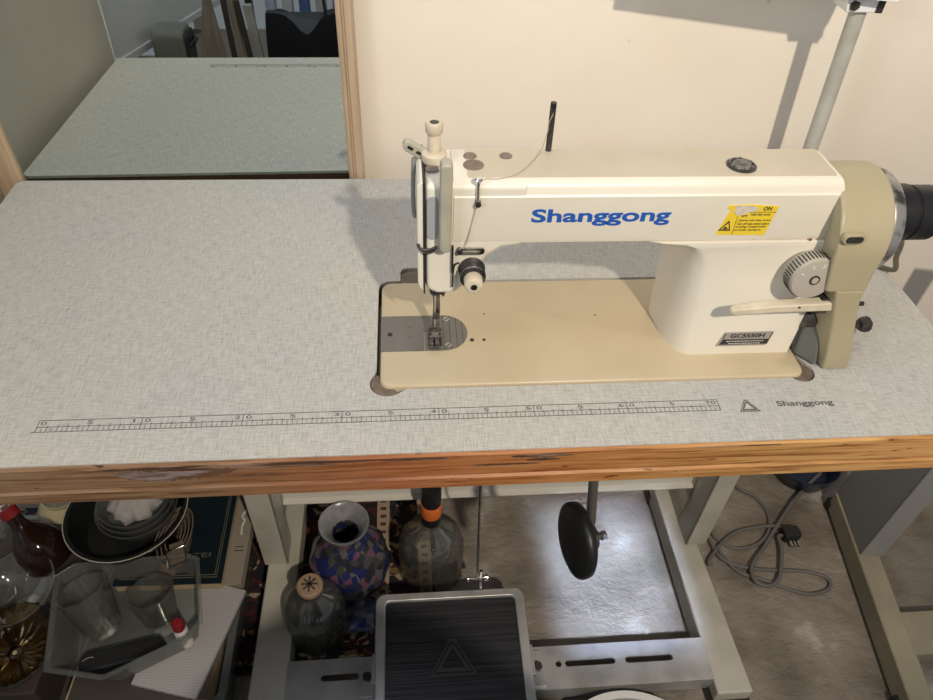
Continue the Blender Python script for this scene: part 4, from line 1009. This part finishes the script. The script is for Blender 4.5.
bag=MB().lathe((pc[0]+.012,pc[1]+.016,pc[2]+.038),[(.001,0),(.028,.002),(.040,.016),(.042,.030),(.030,.046),(.012,.056),(.001,.058)],n=40,wob=lambda a,h:1+.12*math.sin(7*a+90*h)+.07*math.sin(13*a-60*h)).build('plastic_bag','bagplastic',angle=70)
tag(bag,'crumpled clear plastic bag sitting in the top bowl','bag')
# rolled strap with buckle
sp = thing('rolled_belt','rolled taupe belt with square steel buckle lying on the teal book','belt',(-.03,.19,-.55))
def ribbon(path, w, th):
    mb=MB(); rs=[]
    for i,p in enumerate(path):
        p=Vector(p); a=Vector(path[max(i-1,0)]); b=Vector(path[min(i+1,len(path)-1)]); t_=(b-a).normalized()
        side=Vector((.25,.25,1)).normalized(); side=(side-t_*side.dot(t_)).normalized(); nn=t_.cross(side)
        rs.append([p-side*w/2-nn*th/2,p+side*w/2-nn*th/2,p+side*w/2+nn*th/2,p-side*w/2+nn*th/2])
    return mb.rings(rs)
path=[]
for i in range(90):
    a=i*.25; r=.010+.00085*i*.25*1.1
    path.append((-.040+r*math.cos(a)*.95+.14*r*math.sin(a),.196+r*math.sin(a)*2.0,-.533))
ribbon(path,.034,.0020).build('belt_coil','strap',sp,angle=60)
MB().tube([(-.030,.136,-.512),(-.004,.149,-.512),(-.013,.175,-.508),(-.039,.162,-.508),(-.030,.136,-.512)],.0017,n=8,smooth=1).build('buckle','bright_steel',sp)
MB().rings([[(x,y,-.528) for x,y in [(-.026,.142),(-.010,.150),(-.022,.190),(-.040,.184)]],[(x,y,-.517) for x,y in [(-.028,.138),(-.008,.149),(-.020,.192),(-.042,.184)]]]).build('belt_tongue','strap',sp,bevel=.001)
# left: amber dish, dark bottle, ceramic jar, brown cup
ad = thing('amber_glass_dish','amber glass dish with sunburst pattern at the left edge under the table','dish',(-.245,.045,-.599))
dc2=(-.246,.030,-.560)
MB().box(-.32,-.205,-.035,.20,-.6485,-.562).bm.free()
crt = tag(MB().box(-.345,-.200,-.03,.27,-.6475,-.5615).build('dark_carton','slate',bevel=.002),'dark flat carton under the amber dish in the storage box','carton')
MB().lathe(dc2,[(.001,0),(.030,0),(.050,.006),(.066,.022),(.070,.030),(.067,.030),(.048,.010),(.028,.004),(.001,.004)],n=72,cap=False,wob=lambda a,h:1+.02*math.cos(24*a)).build('dish_body','amber',ad,angle=60)
for k in range(20):
    a=2*PI*k/20
    MB().tube([(dc2[0]+.010*math.cos(a),dc2[1]+.010*math.sin(a),dc2[2]+.006),(dc2[0]+.030*math.cos(a),dc2[1]+.030*math.sin(a),dc2[2]+.007),(dc2[0]+.046*math.cos(a),dc2[1]+.046*math.sin(a),dc2[2]+.014)],.0022,n=6,smooth=2).build('sunburst_rib','amber',ad)
MB().lathe((dc2[0],dc2[1],dc2[2]+.006),[(.0035,0),(.003,.002),(.0005,.003)],n=14).build('centre_bead','ceramic',ad)
cd = thing('clear_glass_bowl','clear glass bowl tipped behind the amber dish','bowl',(-.26,.125,-.56))
MB().lathe((-.262,.125,-.556),[(.001,0),(.03,0),(.052,.016),(.062,.040),(.0595,.040),(.048,.018),(.001,.004)],d=(-.1,-.15,1),n=56,cap=False).build('bowl_body','glass',cd,angle=60)
db = thing('dark_glass_bottle','dark brown glass bottle with red and white cap at the far left','bottle',(-.245,.205,-.56))
d_=Vector((-.42,.32,.95)).normalized(); base=Vector((-.236,.178,-.545))
MB().lathe(base,[(.001,0),(.034,0),(.038,.006),(.038,.040),(.030,.062),(.016,.080),(.012,.092),(.012,.112),(.001,.112)],d=d_,n=40).build('bottle_body','brownglass',db)
MB().lathe(base+d_*.108,[(.0145,0),(.0145,.014),(.012,.016),(.001,.016)],d=d_,n=28).build('cap','red',db)
MB().tube([base+d_*.125+Vector((.007*math.cos(a/2),.007*math.sin(a/2),0)) for a in range(13)],.0010,n=6,smooth=2).build('cap_ring','whiteplastic',db)
jr = thing('cream_jar','cream ceramic jar between the dark bottle and the black pan','jar',(-.255,.29,-.648))
MB().lathe((-.262,.310,-.640),[(.001,0),(.040,0),(.050,.02),(.052,.070),(.040,.092),(.034,.100),(.036,.108),(.032,.108),(.029,.098),(.001,.09)],n=44,cap=False).build('jar_body','ceramic',jr,angle=50)
MB().lathe((-.262,.310,-.536),[(.030,0),(.034,.004),(.030,.012),(.001,.016)],n=36).build('jar_lid','glass',jr)
bl = tag(MB().lathe((-.145,-.052,-.62),[(.001,-.05),(.030,-.05),(.036,-.01),(.038,.0),(.034,.003),(.001,.006)],n=36).build('blue_plastic_lid','royal',angle=50),'royal blue plastic lid at the bottom edge in front of the storage box','lid')

# ------------------------------------------------------------------ right side floor
def pw(name,label,pts,r,z=FZ+.0045,closed=False):
    out=[]
    for i,(x,y) in enumerate(pts): out.append((x,y,z+.004*(i%3==1)))
    o=MB().tube(out,r,n=10,smooth=6).build(name,'cable'); return o
cb = thing('power_cable','tangled grey power cable with black plug on the floor between the two stands','cable',(1.09,.25,FZ))
A_=[(1.3048,.4283),(1.2202,.3656),(1.1577,.3069),(1.1024,.2514),(1.0573,.2072),(1.052,.1744),(1.0794,.1642),(1.1072,.1834),(1.134,.2409),(1.1399,.2713),(1.1544,.2742)]
B_=[(1.09,.47),(1.0977,.4064),(1.1306,.3801),(1.1451,.3404),(1.1315,.2949),(1.0937,.2606),(1.0426,.2543),(1.0101,.2781),(1.0019,.3015),(.985,.36)]
C_=[(.9783,.2159),(.9724,.2239),(1.0143,.2648),(1.0652,.2934),(1.1423,.2993),(1.1637,.2859)]
D_=[(.9917,.2755),(1.0024,.2305),(1.0497,.2076),(1.1099,.1999),(1.1695,.1922),(1.2065,.1747),(1.2004,.1541),(1.1571,.145),(1.1088,.1592),(1.0763,.1774),(1.0319,.1996),(1.0069,.2372),(1.0063,.2605)]
for k,(pts,r,z) in enumerate(((A_,.0042,.012),(B_,.0038,.0042),(C_,.0036,.0085),(D_,.0038,.006))):
    MB().tube([(x,y,FZ+z+.002*math.sin(i*1.7)) for i,(x,y) in enumerate(pts)],r,n=10,smooth=6).build('cable_loop','cable',cb)
pl = MB().rings([[(x,y,FZ+z) for x,y in rrect(1.150,1.186,.262,.290,.006)] for z in (.001,.026)]).build('plug','black',cb,bevel=.003)
for xx in (1.160,1.168,1.176): MB().box(xx-.002,xx+.002,.246,.264,FZ+.010,FZ+.016).build('plug_pin','steel',pl)
nb_ = thing('blue_enamel_basin','dark navy basin on the floor against the wall behind the right stand','basin',(1.26,.455,FZ))
MB().lathe((1.262,.440,FZ),[(.001,0),(.045,0),(.062,.01),(.075,.055),(.072,.055),(.058,.012),(.001,.004)],n=44,cap=False).build('basin_body','navy',nb_,angle=50)
wbz = thing('white_rimmed_bowl','bowl with a white rim at the bottom edge in front of the slotted bar','bowl',(.705,-.105,FZ))
MB().lathe((.712,-.183,FZ),[(.001,0),(.090,0),(.115,.015),(.138,.060),(.146,.063),(.146,.068),(.136,.066),(.110,.018),(.001,.006)],n=72,cap=False).build('bowl_body','whiteplastic',wbz,angle=50)
MB().lathe((.712,-.183,FZ),[(.001,.0075),(.1085,.0195),(.1345,.064),(.1335,.064),(.107,.0205),(.001,.0085)],n=72,cap=False).build('bowl_interior','grey_side',wbz,angle=50)
# neighbouring stand
ns = thing('neighbouring_table_stand','second grey-beige metal table stand at the right edge of the floor','table stand',(1.24,.15,FZ))
stand_foot(1.213,1.258,1.282,1.328,-.09,.345,'grey_dark',ns)
rt = Matrix.Translation((1.262,.195,0))@Matrix.Rotation(math.radians(-9),4,'Z')
MB().box(0,.045,0,.004,-.69,-.06).box(0,.004,0,.15,-.69,-.06).box(0,.045,.146,.15,-.69,-.06).xf(rt).build('leg','grey_side',ns,bevel=.0012)
MB().box(1.26,1.62,.0,.078,-.712,-.700).box(1.26,1.62,-.002,.002,-.735,-.700).build('cross_bar','grey_dark',ns,bevel=.001)
MB().box(1.06,1.20,.235,.240,-.10,-.06).bm.free()

# ------------------------------------------------------------------ lights
def area(name, loc, target, size, power, col, spread=180, sy=None):
    l = bpy.data.lights.new(name,'AREA'); l.energy=power; l.color=col; l.size=size; l.spread=math.radians(spread)
    if sy: l.shape='RECTANGLE'; l.size_y=sy
    o=bpy.data.objects.new(name,l); COL.objects.link(o); o.location=loc
    o.rotation_euler=(Vector(target)-Vector(loc)).to_track_quat('-Z','Y').to_euler(); return o
def spot(name, loc, target, size, power, col, ang, blend):
    l = bpy.data.lights.new(name,'SPOT'); l.energy=power; l.color=col; l.shadow_soft_size=size; l.spot_size=math.radians(ang); l.spot_blend=blend
    o=bpy.data.objects.new(name,l); COL.objects.link(o); o.location=loc
    o.rotation_euler=(Vector(target)-Vector(loc)).to_track_quat('-Z','Y').to_euler(); return o
spot('ceiling_spot',(.87,-1.3,1.4),(.62,.30,.12),.030,116,(1.0,.88,.72),60,.4)
area('overhead_fill',(-.15,-.15,1.6),(.35,.25,0),.9,7,(.84,.91,1.0))  # cool soft fill added above the table, no window stands there
area('side_window',(-.95,-1.25,1.0),(.5,.2,.1),.6,13,(.84,.91,1.0))
area('daylight_gap',(.785,-.72,.72),(.758,.225,FZ),.22,.55,(.55,.70,1.0),4,sy=.24)
w = bpy.data.worlds.new('room_light'); bpy.context.scene.world = w; w.use_nodes = True
w.node_tree.nodes['Background'].inputs[0].default_value = (.93,.94,1.0,1)
w.node_tree.nodes['Background'].inputs[1].default_value = .24

# ------------------------------------------------------------------ camera
cam = bpy.data.cameras.new('camera'); co = bpy.data.objects.new('camera', cam); COL.objects.link(co)
cam.sensor_fit='HORIZONTAL'; cam.sensor_width=36; cam.lens = 700.19/933*36; cam.clip_start=.01
R = Matrix(((0.9965600523972397, 0.024757755926776072, -0.07908828807038995),(-0.07411895429359243, 0.6931826492534393, -0.7169408590591051),(0.03707347542968287, 0.7203366353972658, 0.6926331562408136)))
co.matrix_world = Matrix.Translation((0.37240901620108585, -0.4709091337304899, 0.5532976696180153)) @ R.to_4x4()
bpy.context.scene.camera = co

# everything was laid out with the tabletop at height 0: lift it onto the floor at 0
for o in bpy.context.scene.objects:
    if o.parent is None: o.location.z += H
vs = bpy.context.scene.view_settings
vs.view_transform='Standard'; vs.look='None'; vs.exposure=.13; vs.gamma=1; vs.use_curve_mapping=False
